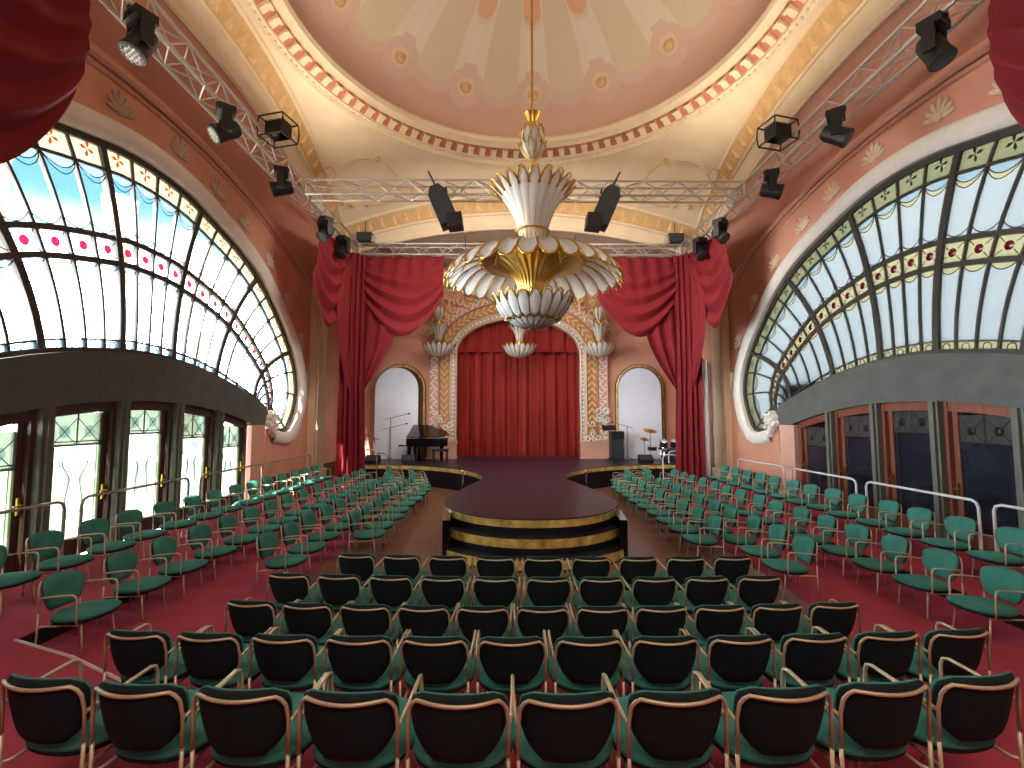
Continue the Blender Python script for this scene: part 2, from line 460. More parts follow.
    def pane(k, qa, qb, name, mt, nq=4, ns=8):
        m = MB(); m.grid(lambda u, v: T(*F(k + u, lerp(qa(u) if callable(qa) else qa, qb(u) if callable(qb) else qb, v)), gx), ns, nq)
        return m.build(name, mt, wr)
    def arc(m, k, q0, dq, r=0.010):
        m.tube([T(*F(k + u, q0 - dq * math.sin(PI * u) ** .7), gx - 0.03) for u in np.linspace(0, 1, 9)], r, 4, caps=False)
    dotm = MB(); dotm.lathe([(0.001, 0.02), (0.06, 0.016), (0.085, 0.0)], 12)
    dmesh = dotm.mesh('roundel', red, True)
    for k in range(-14, 14):
        full = abs(k + .5) < 12.6; K1, K2, K3 = (.075, .05, .045) if full else (0, 0, 0)
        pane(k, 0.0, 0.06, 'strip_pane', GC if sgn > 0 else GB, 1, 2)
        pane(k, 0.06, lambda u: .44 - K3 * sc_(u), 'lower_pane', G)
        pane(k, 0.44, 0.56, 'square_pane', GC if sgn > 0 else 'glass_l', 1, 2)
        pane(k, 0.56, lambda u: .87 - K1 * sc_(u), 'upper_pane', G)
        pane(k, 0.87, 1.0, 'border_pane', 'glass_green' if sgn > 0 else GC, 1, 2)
        if full:
            pane(k, lambda u: .87 - K1 * sc_(u), lambda u: .87 - K2 * sc_(u), 'scallop_pane', GC if sgn > 0 else G, 1)
            pane(k, lambda u: .87 - K2 * sc_(u), .87, 'scallop_pane', GB, 1)
            pane(k, lambda u: .44 - K3 * sc_(u), .44, 'scallop_pane', GC if sgn > 0 else GB, 1)
            c = F(k + .5, .5)
            link('roundel', dmesh, wr, T(c[0], c[1], gx - 0.02), (0, -sgn * PI / 2, 0), (1, 1, 1) if abs(k + .5) < 9.9 else (.7, .7, .7))
            m = MB()
            arc(m, k, 0.87, 0.075); arc(m, k, 0.87, 0.05); arc(m, k, 0.44, 0.045); arc(m, k, .56, -.035, 0.010) if False else None
            m.tube([T(*F(k + u, 0.575 + 0.045 * (1 - math.sin(PI * u) ** .8)), gx - 0.02) for u in np.linspace(0, 1, 9)], 0.010, 4, caps=False)
            for uu, qq in ((0, .455), (1, .455), (0, .545), (1, .545)):
                a = T(*F(k + uu * .84 + .08, qq), gx - 0.02); b_ = T(*F(k + .5 + (uu - .5) * .38, .5 + (qq - .5) * .38), gx - 0.02)
                m.tube([a, b_], 0.008, 4)
            cc = F(k + .5, .03)
            m.tube([T(cc[0] + .075 * math.cos(t), cc[1] + .075 * math.sin(t), gx - 0.02) for t in np.linspace(0, 2 * PI, 11)[:-1]], 0.010, 4, closed=True)
            # small flower in the border
            m.build('lead_came', 'lead', wr)
            f_ = F(k + .5, .935); m = MB()
            for a in (0, PI / 2, PI, 3 * PI / 2):
                m.add([T(f_[0], f_[1], gx - .02), T(f_[0] + .10 * math.cos(a - .35), f_[1] + .10 * math.sin(a - .35), gx - .015), T(f_[0] + .15 * math.cos(a), f_[1] + .15 * math.sin(a), gx - .012), T(f_[0] + .10 * math.cos(a + .35), f_[1] + .10 * math.sin(a + .35), gx - .015)], [(0, 1, 2, 3)])
            m.build('flower_glass', 'glass_orange' if sgn < 0 else 'glass_green', wr)
    # ---- beam over the doors
    def strip(lo, hi):
        m = MB(); n = len(lo); vs = []
        for (a, b_) in zip(lo, hi):
            for x in (WX - 0.03, WX + 0.30):
                vs += [T(a[0], a[1], x), T(b_[0], b_[1], x)]
        fs = []
        for i in range(n - 1):
            o, p = i * 4, i * 4 + 4
            fs += [(o, p, p + 1, o + 1), (o + 2, o + 3, p + 3, p + 2), (o, o + 2, p + 2, p), (o + 1, p + 1, p + 3, o + 3)]
        fs += [(0, 1, 3, 2), (4 * n - 4, 4 * n - 2, 4 * n - 1, 4 * n - 3)]
        m.add(vs, fs); return m
    dd = list(np.linspace(-4.66, 4.66, 61))
    ics = sorted(set(ICV)); ix = [c[0] for c in ics]; iz = [c[1] for c in ics]
    hi = [(d, float(np.interp(d, ix, iz))) for d in dd]
    lo = [(d, Bz(d) if abs(d) < 3.95 else Bz(3.95)) for d in dd]
    lo = [(d, min(z, h[1] - 0.05)) for (d, z), h in zip(lo, hi)]
    struct(strip(lo, hi).build('trim_1' if sgn < 0 else 'trim_2', 'beam'), 'dark grey curved beam above the %s doors' % side)
    # ---- posts between doors and end piers
    for k in range(4):
        d = -2.25 + 1.5 * k
        m = MB(); m.box(T(d, (HP + Bz(d)) / 2, WX + 0.06), (0.26, 0.20, Bz(d) - HP + 0.02)); m.box(T(d, (HP + Bz(d)) / 2, WX - 0.09), (0.06, 0.10, Bz(d) - HP))
        struct(m.build('trim_3' if sgn < 0 else 'trim_4', 'post'), 'grey green post between %s doors' % side)
    for e in (-1, 1):
        z = Bz(3.95)
        m = MB(); m.box(T(e * 4.13, (HP + z) / 2, WX + 0.13), (0.34, 0.72, z - HP))
        struct(m.build('trim_5' if sgn < 0 else 'trim_6', 'pink_pale'), 'pink pier at the end of the %s doors' % side)
    # ---- doors
    for k in range(5):
        dc = -3.0 + 1.5 * k
        dr = sroot('door_%d' % ((1 if sgn < 0 else 6) + k), '%s door with leaded glass, %s of five from the camera' % (side, ORD[k]))
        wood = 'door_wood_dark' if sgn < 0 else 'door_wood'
        hw = 0.65; x0 = WX + 0.14
        def top(d): return Bz(dc + d) - 0.02
        fr = MB()
        for e in (-1, 1):
            fr.box(T(dc + e * (hw - .035), (HP + top(e * hw)) / 2, x0 - .03), (0.14, 0.07, top(e * hw) - HP))
            fr.box(T(dc + e * (hw - .125), (HP + top(e * hw)) / 2, x0 + .03), (0.08, 0.11, top(e * hw) - HP - .02))
        fr.add([T(dc + u, z, x) for x in (x0 - .08, x0 + .05) for u in (-hw, 0, hw) for z in (top(u) - 0.16, top(u) + .02)],
               [(0, 2, 3, 1), (2, 4, 5, 3), (6, 7, 9, 8), (8, 9, 11, 10), (0, 6, 8, 2), (2, 8, 10, 4)])
        fr.box(T(dc, HP + 0.15, x0 + 0.01), (0.09, 2 * hw - .1, 0.30))
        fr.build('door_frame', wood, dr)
        zt_ = min(top(-hw), top(hw)) - 0.16; zb = HP + 0.30; gw = 0.475; zs = zt_ - 0.46
        xg = x0 + 0.03
        if sgn < 0:
            for e in (-1, 1):
                MB().grid(lambda u, v: T(dc + e * lerp(0.0, gw, u), lerp(zs, zt_ + .1, v), xg), 1, 1).build('square_glass', 'glass_door_green', dr)
                c = MB(); c.lathe([(0.001, 0.02), (0.09, 0.015), (0.11, 0)], 10)
                c.build('roundel', 'glass_door_blue', dr, loc=T(dc + e * .24, (zs + zt_) / 2, xg - .02), rot=(0, PI / 2, 0))
            MB().grid(lambda u, v: T(dc + lerp(-gw, gw, u), lerp(zb, zs, v), xg), 1, 1).build('main_glass', 'glass_door', dr)
            # pale blue vase shape
            vz = [(0, .16), (.12, .16), (.3, .13), (.5, .10), (.62, .16), (.72, .22), (.84, .24), (.93, .18), (1, .02)]
            zz = lambda t: lerp(zb + .55, zs - .12, t)
            vp = [hermite([a for a, _ in vz], [(b_, 0) for _, b_ in vz], t)[0] for t in np.linspace(0, 1, 19)]
            m = MB(); m.grid(lambda u, v: T(dc + lerp(-1, 1, u) * vp[int(round(v * 18))], zz(v), xg - .008), 2, 18)
            m.build('vase_glass', 'glass_door_blue', dr)
            gm = MB()
            for lo_, hi_ in ((zs - .5, zs), (zs - 1.0, zs - .6)):
                for e in (-1, 1): gm.add([T(dc + e * .28, lo_ + .1, xg - .006), T(dc + e * gw, lo_, xg - .006), T(dc + e * gw, hi_, xg - .006), T(dc + e * .28, hi_ - .08, xg - .006)], [(0, 1, 2, 3)])
            gm.build('green_glass', 'glass_door_tint', dr)
            lm_ = MB()
            for e in (-1, 1):
                lm_.tube([T(dc + e * vp[i], zz(i / 18), xg - .02) for i in range(19)], 0.010, 4)
                lm_.tube([T(dc + e * vp[i] * 1.25, zz(i / 18), xg - .02) for i in range(3, 18)], 0.007, 4)
                lm_.tube([T(dc + e * vp[0], zz(0), xg - .02), T(dc + e * .05, zz(0) - .35, xg - .02)], 0.007, 4)
        else:
            for e in (-1, 1):
                MB().box(T(dc + e * .24, (zs + zt_ + .06) / 2, xg), (0.03, 0.46, zt_ - zs + .04)).build('square_glass', 'dark_glass_square', dr)
                c = MB(); c.lathe([(0.001, 0.03), (0.06, 0.02), (0.085, 0)], 10); c.build('roundel', 'dark_glass', dr, loc=T(dc + e * .24, (zs + zt_) / 2, xg - .02), rot=(0, -PI / 2, 0))
            MB().box(T(dc, (zb + zs) / 2, xg), (0.03, 2 * gw + .02, zs - zb)).build('main_glass', 'dark_glass', dr)
            lm_ = MB()
        lm_.tube([T(dc - gw, zs, xg - .02), T(dc + gw, zs, xg - .02)], 0.02, 4)
        lm_.tube([T(dc, zs, xg - .02), T(dc, zt_ + .1, xg - .02)], 0.015, 4)
        if sgn < 0: lm_.tube([T(dc - gw, zs + .06, xg - .02), T(dc + gw, zs + .06, xg - .02)], 0.010, 4)
        for e in (-1, 1):
            lm_.tube([T(dc + e * (gw - .07), zb, xg - .02), T(dc + e * (gw - .07), zs, xg - .02)], 0.008, 4)
            for f_ in (-1, 1):
                lm_.tube([T(dc + e * .24 - .22, (zs + zt_) / 2 - f_ * .22, xg - .02), T(dc + e * .24 + .22, (zs + zt_) / 2 + f_ * .22, xg - .02)], 0.008, 4)
        lm_.build('lead_came', 'lead_pale' if sgn < 0 else 'lead', dr)
        h = MB(); h.box(T(dc + hw - .125, HP + 1.0, x0 - .04), (0.03, 0.05, 0.26)); h.tube([T(dc + hw - .125, HP + 1.02, x0 - .06), T(dc + hw - .125, HP + 1.02, x0 - .12), T(dc + hw - .27, HP + 1.02, x0 - .12)], 0.014, 6)
        h.build('door_handle', 'brass', dr)
    if sgn > 0:   # the dim passage behind the right-hand doors
        m = MB(); m.box(T(0, 1.7, WX + 0.42), (0.06, 9.4, 3.6)); struct(m.build('wall_passage', 'riser'))
    # pilasters beyond the window
    m = MB(); m.box(T(8.1, 4.4, WX - 0.12), (0.24, 1.0, 8.8)); m.box(T(8.1, 4.4, WX - 0.26), (0.06, 0.7, 8.4)); m.box(T(8.1, .3, WX - .16), (.36, 1.12, .6))
    struct(m.build('trim_7' if sgn < 0 else 'trim_8', 'cream'), 'cream pilaster beyond the %s window' % side)
side_wall(-1, 'left'); side_wall(1, 'right')

# stone columns of the loggia outside the left window
for k, d in enumerate((-1.3, 1.5, 4.4)):
    c = thing('stone_column', 'pale stone column outside the left window, %s from the camera' % ORD[k], 'column', (-9.9, YC + d, -1.0), group='columns outside the left window')
    MB().lathe([(0.001, 0), (0.34, 0), (0.34, 0.3), (0.26, 0.36), (0.24, 0.5), (0.20, 8.2), (0.22, 8.3)], 16).build('shaft', 'stone', c, True)
    MB().lathe([(0.22, 8.3), (0.34, 8.55), (0.36, 8.8), (0.001, 8.8)], 16).build('capital', 'stone', c, True)
struct(MB().box((-22, YC, -1.1), (28, 60, 0.2)).build('ground_terrace', 'stone'), 'pale terrace outside the left windows')
struct(MB().box((22.5, YC, -1.1), (28, 60, 0.2)).build('ground_garden', 'stone'), 'pale ground outside the right window')

# ------------------------------------------------------------------ ceiling: vault arches, pendentives, cornice, dome
def a_side(d): t = abs(d / 7.2); return 6.2 + .3 * t * t, 11.2 - 1.7 * t ** 2.2
def a_back(x): return 10.7 - 1.2 * (x / 6.5) ** 2
NA = 40
def boundary():
    pts = []
    for i in range(NA): d = lerp(-7.2, 7.2, i / NA); X_, Z_ = a_side(d); pts.append((X_, d, Z_))
    for i in range(NA): x = lerp(6.5, -6.5, i / NA); pts.append((x, 7.2, a_back(x)))
    for i in range(NA): d = lerp(7.2, -7.2, i / NA); X_, Z_ = a_side(d); pts.append((-X_, d, Z_))
    for i in range(NA): x = lerp(-6.5, 6.5, i / NA); pts.append((x, -7.2, a_back(x)))
    return pts
BP = boundary(); NB = len(BP)
m = MB(); vs = []; NR = 8
for (x, d, z) in BP:
    a = math.atan2(d, x); r1 = math.hypot(x, d); r0 = 6.03
    for j in range(NR + 1):
        t = j / NR; r = lerp(r0, r1, t); zz = lerp(11.27, z, t ** 1.35)
        vs.append((r * math.cos(a), YC + r * math.sin(a), zz))
m.add(vs, [(i * (NR + 1) + j, i * (NR + 1) + j + 1, ((i + 1) % NB) * (NR + 1) + j + 1, ((i + 1) % NB) * (NR + 1) + j) for i in range(NB) for j in range(NR)])
ceil = struct(m.build('ceiling', 'cream', smooth='all'), 'cream pendentives below the dome')
# painted plaster scrolls on the pendentives near the corners
for ex in (-1, 1):
    for ey in (-1, 1):
        def pend(u, v):   # u: sideways, v: distance out along the diagonal
            a = math.atan2(7.0, 6.4); r = 6.9 + v; aa = a + u / r
            x, d = r * math.cos(aa), r * math.sin(aa); rb = min(6.35 / abs(math.cos(aa)), 7.2 / abs(math.sin(aa)))
            t = (r - 6.03) / (rb - 6.03); zb_ = 9.5 + 1.0 * min(1, abs(u) / 4)
            return (ex * x, YC + ey * d, lerp(11.27, zb_, max(0, t) ** 1.35) - 0.03)
        s_ = MB()
        for a0_, a1_ in ((.5, 1.9), (2.2, 2.9), (-1.9, -.5), (-2.9, -2.2)):
            s_.tube([pend(1.15 * math.sin(a), .95 + .80 * math.cos(a)) for a in np.linspace(a0_, a1_, 9)], .018, 4)
        for e in (-1, 1):
            s_.tube([pend(e * (1.15 + .35 * t), .75 - .5 * t + .35 * t * t) for t in np.linspace(0, 1, 6)], .016, 4)
            s_.ball(pend(e * 1.5, .6), .05, 5, 3); s_.ball(pend(e * .45, 1.72), .07, 5, 3)
        s_.ball(pend(0, .1), .09, 6, 4); s_.ball(pend(0, 1.85), .08, 6, 4)
        s_.build('plaster_scroll', 'tan', ceil)

# arch bands: decorated band, cream band, vault soffit
def band_pts(k):
    """k 0 boundary, 1 under the decorated band, 2 under the cream band"""
    off = (0, .3, .5)[k]; dz = (0, .55, 1.02)[k]
    out = []
    for i in range(NB):
        x, d, z = BP[i]
        out.append((x + off * x / 6.5 if i // NA in (1, 3) else x + off * (1 if x > 0 else -1), d + off * d / 7.2 if i // NA in (0, 2) else d + off * (1 if d > 0 else -1), z - dz))
    return out
B0, B1, B2 = band_pts(0), band_pts(1), band_pts(2)
def ring_strip(A_, B_, name, mt, parent):
    m = MB(); vs = []
    for p, q in zip(A_, B_): vs += [(p[0], YC + p[1], p[2]), (q[0], YC + q[1], q[2])]
    m.add(vs, [(2 * i, 2 * i + 1, 2 * ((i + 1) % NB) + 1, 2 * ((i + 1) % NB)) for i in range(NB)])
    return m.build(name, mt, parent)
arch = sroot('trim_9', 'decorated vault arches carrying the dome')
ring_strip(B0, B1, 'decorated_band', 'tan', arch); ring_strip(B1, B2, 'plain_band', 'cream', arch)
m = MB()
for P_, r_ in ((B0, .07), (B1, .06), (B2, .08)):
    m.tube([(p[0], YC + p[1], p[2]) for p in P_], r_, 6, closed=True)
m.build('arch_moulding', 'cream', arch, smooth=True)
# raised leaf reliefs along the decorated band
orn = MB(); orn.add([(-.15, -.2, 0), (.15, -.2, 0), (0, .2, 0), (0, -.08, .07), (-.19, .16, 0), (.19, .16, 0)], [(0, 3, 2), (1, 2, 3), (0, 1, 3)])
ome = orn.mesh('leaf_relief', 'tan_light')
for side in range(4):
    idx = [side * NA + i for i in range(NA)]
    A0 = [B0[i % NB] for i in idx + [idx[-1] + 1]]; A1 = [B1[i % NB] for i in idx + [idx[-1] + 1]]
    L = [0]
    for a, b_ in zip(A0, A0[1:]): L.append(L[-1] + math.dist(a, b_))
    n = 32 if side % 2 == 0 else 30
    for k in range(n):
        s_ = L[-1] * (k + .5) / n; j = max(i for i in range(len(L) - 1) if L[i] <= s_); t = (s_ - L[j]) / (L[j + 1] - L[j])
        p0, p1 = Vector(vl(A0[j], A0[j + 1], t)), Vector(vl(A1[j], A1[j + 1], t))
        tx = (Vector(A0[j + 1]) - Vector(A0[j])).normalized(); ty = (p0 - p1).normalized(); tz = tx.cross(ty).normalized()
        cpt = (p0 + p1) / 2
        if tz.dot(Vector((-cpt.x, -cpt.y, -1))) < 0: tz = -tz; tx = -tx
        o = link('leaf_relief', ome, arch)
        mx_ = Matrix((tx, ty, tz)).transposed().to_4x4(); mx_.translation = Vector((cpt.x, YC + cpt.y, cpt.z)) + tz * .005
        o.matrix_local = mx_
# soffits
def Cz(d): return 9.1 - 1.3 * (d / 6.7) ** 2
m = MB()
for side in (0, 2):
    idx = [side * NA + i for i in range(NA + 1)]; vs = []
    for i in idx:
        p = B2[i % NB]; sg = 1 if side == 0 else -1
        vs += [(p[0], YC + p[1], p[2]), (sg * (WX + .05), YC + p[1], Cz(p[1]))]
    m.add(vs, [(2 * i, 2 * i + 1, 2 * i + 3, 2 * i + 2) for i in range(NA)])
struct(m.build('ceiling_side_vaults', 'pink_dark', smooth='all'), 'terracotta vault soffits above the windows')
m = MB()
for side, yw in ((1, YB + .05), (3, YF - .05)):
    idx = [side * NA + i for i in range(NA + 1)]
    pts = [B2[i % NB] for i in idx]
    sg = 1 if pts[0][0] > 0 else -1
    pts = [(sg * (WX + .05), pts[0][1], Cz(7.7) - .05)] + pts + [(-sg * (WX + .05), pts[0][1], Cz(7.7) - .05)]
    vs = []
    for p in pts: vs += [(p[0], YC + p[1], p[2]), (p[0], yw, p[2] - .15)]
    m.add(vs, [(2 * i, 2 * i + 1, 2 * i + 3, 2 * i + 2) for i in range(len(pts) - 1)])
struct(m.build('ceiling_end_vaults', 'cream_grey', smooth='all'), 'pale vault soffits above stage and entrance')

# cornice ring
cr = sroot('trim_10', 'round dome cornice with dentils')
c0 = (0, YC, 0)
MB().lathe([(6.06, 11.22), (6.0, 11.32), (5.93, 11.34), (5.92, 11.40)], 96, c0).build('bead_ring', 'cream', cr, smooth=True)
MB().lathe([(5.92, 11.40), (5.66, 11.58)], 96, c0).build('dentil_bed', 'terracotta', cr, smooth=True)
MB().lathe([(5.66, 11.58), (5.62, 11.56), (5.56, 11.62), (5.44, 11.66), (5.40, 11.78), (5.44, 11.86), (5.60, 11.88)], 96, c0).build('upper_moulding', 'cream', cr, smooth=True)
m = MB()
for k in range(188):
    a = 2 * PI * k / 188; m.ball((6.0 * math.cos(a), YC + 6.0 * math.sin(a), 11.30), 0.045, 5, 3)
o = m.build('pearl_moulding', 'cream', cr); o['kind'] = 'stuff'
den = MB(); den.box((0, 0, 0), (0.27, 0.17, 0.13)); den.box((-.10, 0, -.05), (0.07, 0.19, 0.12)); dme = den.mesh('dentil', 'cream')
for k in range(94):
    a = 2 * PI * k / 94
    link('dentil', dme, cr, (5.79 * math.cos(a), YC + 5.79 * math.sin(a), 11.47), (0, 0.60, a))

# dome with painted petals (decorative painting stored as a colour attribute)
def dome_pt(t, a):
    ph_ = t * PI / 2
    return (5.5 * math.cos(ph_) * math.sin(a), YC + 5.5 * math.cos(ph_) * math.cos(a), 11.86 + 2.4 * math.sin(ph_))
NT, NG = 130, 700
vs = [dome_pt(j / NT, 2 * PI * i / NG) for j in range(NT) for i in range(NG)] + [dome_pt(1, 0)]
fs = [(j * NG + i, j * NG + (i + 1) % NG, (j + 1) * NG + (i + 1) % NG, (j + 1) * NG + i) for j in range(NT - 1) for i in range(NG)]
fs += [((NT - 1) * NG + i, (NT - 1) * NG + (i + 1) % NG, NT * NG) for i in range(NG)]
me = bpy.data.meshes.new('dome'); me.from_pydata(vs, [], fs)
me.polygons.foreach_set('use_smooth', [True] * len(fs))
ca = me.color_attributes.new('paint', 'FLOAT_COLOR', 'POINT')
pinkd, mauve, cream1, cream2, tanp, peach = [np.array(srgb(*c)) for c in ((200, 164, 144), (203, 174, 156), (212, 198, 176), (204, 186, 158), (190, 166, 128), (208, 162, 128))]
cols = np.zeros((len(vs), 4))
STEP = 2 * PI / 14; OFF = math.radians(4.0)
for j in range(NT):
    r = 5.5 * math.cos(j / NT * PI / 2)
    for i in range(NG):
        a = 2 * PI * i / NG - OFF
        u = ((a / STEP) % 1.0)           # 0 at a roundel, .5 at a petal axis
        w_ = abs(u - .5)                 # 0 on petal axis
        # petal tip outline: scalloped
        tip = 4.35 + .62 * math.sqrt(max(0, 1 - (w_ / .40) ** 2))
        c = pinkd
        if r < tip + .22: c = mauve
        halo = math.hypot((abs(u - round(u))) * STEP * 4.88, (r - 4.88) * 1.31)
        if r < tip and halo > .55:
            c = cream1 if w_ > .27 else cream2
            if r < 4.3 and w_ > .46: c = cream1 * 1.03
            t2 = 2.75 + .4 * math.sqrt(max(0, 1 - (abs(u - round(u)) / .2) ** 2)) if abs(u - round(u)) < .2 else 0
            if r < t2 + .16: c = cream1 * .5 + mauve * .5
            if r < t2: c = peach
        elif halo < .55: c = mauve
        if halo < .27: c = peach * .3 + cream1 * .7
        cols[j * NG + i] = c
cols[-1] = peach
cols[:, 3] = 1
ca.data.foreach_set('color', cols.ravel())
dm = bpy.data.materials.new('dome_paint'); dm.use_nodes = True
n = dm.node_tree; b = n.nodes['Principled BSDF']; b.inputs['Roughness'].default_value = .85
at = n.nodes.new('ShaderNodeAttribute'); at.attribute_name = 'paint'
nz = n.nodes.new('ShaderNodeTexNoise'); nz.inputs['Scale'].default_value = 1.4; nz.inputs['Detail'].default_value = 6
mr = n.nodes.new('ShaderNodeMapRange'); mr.inputs[3].default_value = .9; mr.inputs[4].default_value = 1.08
mx = n.nodes.new('ShaderNodeMix'); mx.data_type = 'RGBA'; mx.blend_type = 'MULTIPLY'; mx.inputs[0].default_value = 1
n.links.new(nz.outputs[0], mr.inputs[0]); n.links.new(at.outputs['Color'], mx.inputs[6]); n.links.new(mr.outputs[0], mx.inputs[7]); n.links.new(mx.outputs[2], b.inputs['Base Color'])
me.materials.append(dm)
dome = struct(link('ceiling_dome', me), 'painted dome with pale petals and gold roundels')
rm = MB(); rm.lathe([(0.001, .05), (.10, .045), (.13, .02), (.17, .03), (.19, 0)], 16); rme = rm.mesh('roundel', 'tan', True)
for k in range(14):
    a = OFF + k * STEP
    t_ = math.acos(4.88 / 5.5) / (PI / 2)
    p = Vector(dome_pt(t_, a)); nrm = (Vector((0, YC, 9.5)) - p).normalized()
    link('roundel', rme, dome, p + nrm * .0, nrm.to_track_quat('Z', 'Y').to_euler())

struct(MB().box((0, (YF + YB) / 2, 15.3), (2 * WX + 1.4, YB - YF + 1.2, 0.2)).build('light_seal_slab', 'light_seal_slab'))  # unseen slab added to keep sky light from leaking in around the dome
struct(MB().box((0, YF - .15, 7.5), (2 * WX + .7, .3, 15.4)).build('wall_front', 'pink_pale'), 'wall behind the camera')

# ------------------------------------------------------------------ back wall with proscenium
ZS = 0.75
ohw, oz0, oz1 = 2.72, 5.35, 6.92
def open_path(off=0.0, n=28):
    pts = [(-ohw - off, ZS)]
    pts += [(-ohw - off, z) for z in np.linspace(ZS + .3, oz0, 14)]
    for i in range(1, n):
        a = PI - PI * i / n
        pts.append(((ohw + off) * math.cos(a), oz0 + (oz1 - oz0 + off) * math.sin(a) ** .92))
    pts += [(ohw + off, z) for z in np.linspace(oz0, ZS + .3, 14)] + [(ohw + off, ZS)]
    return pts
op = open_path()
poly = [(-WX - .3, -0.1), (-ohw, -0.1)] + op + [(ohw, -0.1), (WX + .3, -0.1), (WX + .3, 15.2), (-WX - .3, 15.2)]
wb = struct(MB().prism(poly, lambda p: (p[0], YB, p[1]), lambda p: (p[0], YB + .35, p[1])).build('wall_back', 'pink'), 'salmon pink wall around the stage opening')
struct(MB().box((0, YB + 2.2, 7.5), (2 * WX + .7, .2, 15.4)).build('wall_stage', 'riser'), 'dark wall behind the stage curtain')
# pale lunette above the proscenium
lun = [(-7.6, 8.15), (7.6, 8.15)] + [(x, a_back(x) - 1.2) for x in np.linspace(6.6, -6.6, 27)]
MB().prism(lun, lambda p: (p[0], YB, p[1]), lambda p: (p[0], YB - .05, p[1])).build('lunette_panel', 'cream_grey', wb)
pf = sroot('trim_11', 'ornate plaster proscenium frame round the red stage curtain')
def sweep(off0, off1, prof, mt, name):
    """prof: list of (t 0..1 across, depth)"""
    m = MB(); vs = []; A_ = open_path(off0); Bq = open_path(off1); k = len(prof)
    for p, q in zip(A_, Bq):
        for t, dp in prof: vs.append((lerp(p[0], q[0], t), YB - dp, lerp(p[1], q[1], t)))
    m.add(vs, [(i * k + j, i * k + j + 1, (i + 1) * k + j + 1, (i + 1) * k + j) for i in range(len(A_) - 1) for j in range(k - 1)])
    return m.build(name, mt, pf, smooth=True)
sweep(0, .30, [(0, -.3), (0, .06), (.2, .12), (.5, .04), (.8, .12), (1, .16)], 'cream_grey', 'bead_band')
sweep(.30, .78, [(0, .16), (.08, .06), (.92, .06), (1, .16)], 'bronze_tan', 'leaf_band')
sweep(.78, 1.22, [(0, .16), (.15, .10), (.85, .10), (1, .18), (1.05, 0)], 'pink_pale', 'scroll_band')
def along(off, step):
    P_ = open_path(off, 60); L = [0]
    for a, b_ in zip(P_, P_[1:]): L.append(L[-1] + math.dist(a, b_))
    out = []; s_ = step / 2
    while s_ < L[-1]:
        j = int(np.searchsorted(L, s_)) - 1; t = (s_ - L[j]) / (L[j + 1] - L[j] + 1e-9)
        p = vl(P_[j], P_[j + 1], t); d = Vector((P_[j + 1][0] - P_[j][0], P_[j + 1][1] - P_[j][1])).normalized()
        out.append((p, d, s_)); s_ += step
    return out
m = MB()
for p, d, s_ in along(.15, .19): m.ball((p[0], YB - .09, p[1]), .058, 6, 4)
o = m.build('bead_moulding', 'white_plaster', pf, smooth=True); o['kind'] = 'stuff'
m = MB()
for p, d, s_ in along(.54, .30):
    nx, nz = -d[1], d[0]
    for e in (-1, 1):
        t1 = (p[0] + d[0] * .14 + nx * e * .17, YB - .10, p[1] + d[1] * .14 + nz * e * .17)
        m.tube([(p[0] - d[0] * .12, YB - .07, p[1] - d[1] * .12), ((p[0] + t1[0]) / 2 + nx * e * .05, YB - .13, (p[1] + t1[2]) / 2 + nz * e * .05), t1], [.03, .05, .012], 5)
o = m.build('leaf_moulding', 'tan_light', pf, smooth=True); o['kind'] = 'stuff'
m = MB()
for p, d, s_ in along(1.0, .26):
    nx, nz = -d[1], d[0]; e = 1 if int(s_ / .26) % 2 else -1
    m.tube([(p[0] + (nx * e * math.cos(a) + d[0] * math.sin(a)) * (.15 - .018 * a), YB - .14, p[1] + (nz * e * math.cos(a) + d[1] * math.sin(a)) * (.15 - .018 * a)) for a in np.linspace(0, 5.2, 9)], .028, 4)
    m.ball((p[0] - nx * e * .12, YB - .13, p[1] - nz * e * .12), .05, 5, 3)
o = m.build('scroll_moulding', 'white_plaster', pf, smooth=True); o['kind'] = 'stuff'
for e in (-1, 1):
    m = MB()
    for k in range(16):
        x, z = e * (ohw + .25 + random.random() * 1.0), 1.55 + random.random() ** 1.6 * 1.3
        r = .10 + random.random() * .09; s0 = random.random() * 6
        m.tube([(x + r * (1 - a / 9) * math.cos(a + s0), YB - .2, z + r * (1 - a / 9) * math.sin(a + s0)) for a in np.linspace(0, 6.5, 10)], .03, 4)
    m.build('base_scrollwork', 'white_plaster', pf, smooth=True)
    m = MB(); m.box((e * (ohw + .61), YB - .16, ZS + .36), (1.26, .36, .72)); m.box((e * (ohw + .61), YB - .18, ZS + .70), (1.34, .42, .08)); m.box((e * (ohw + .61), YB - .18, ZS + .05), (1.34, .42, .10))
    m.build('plinth', 'pink_pale', pf)
    # cartouche of plaster leaves at the shoulders and over the arch
    m = MB()
    for k in range(26):
        a = lerp(.25, 1.45, k / 25); R_ = 1.0 + random.random() * .55
        x = e * (ohw + R_) * math.cos(a); z = oz0 + (oz1 - oz0 + R_ + .15) * math.sin(a) + (.25 if k % 3 == 0 else 0); s0 = random.random() * 6; r = .14 + random.random() * .12
        m.tube([(x + r * (1 - q / 9) * math.cos(q + s0), YB - .2, z + r * (1 - q / 9) * math.sin(q + s0)) for q in np.linspace(0, 5.5, 9)], [.05] * 5 + [.04, .03, .025, .02], 5)
    m.build('shoulder_leaves', 'tan_light', pf, smooth=True)

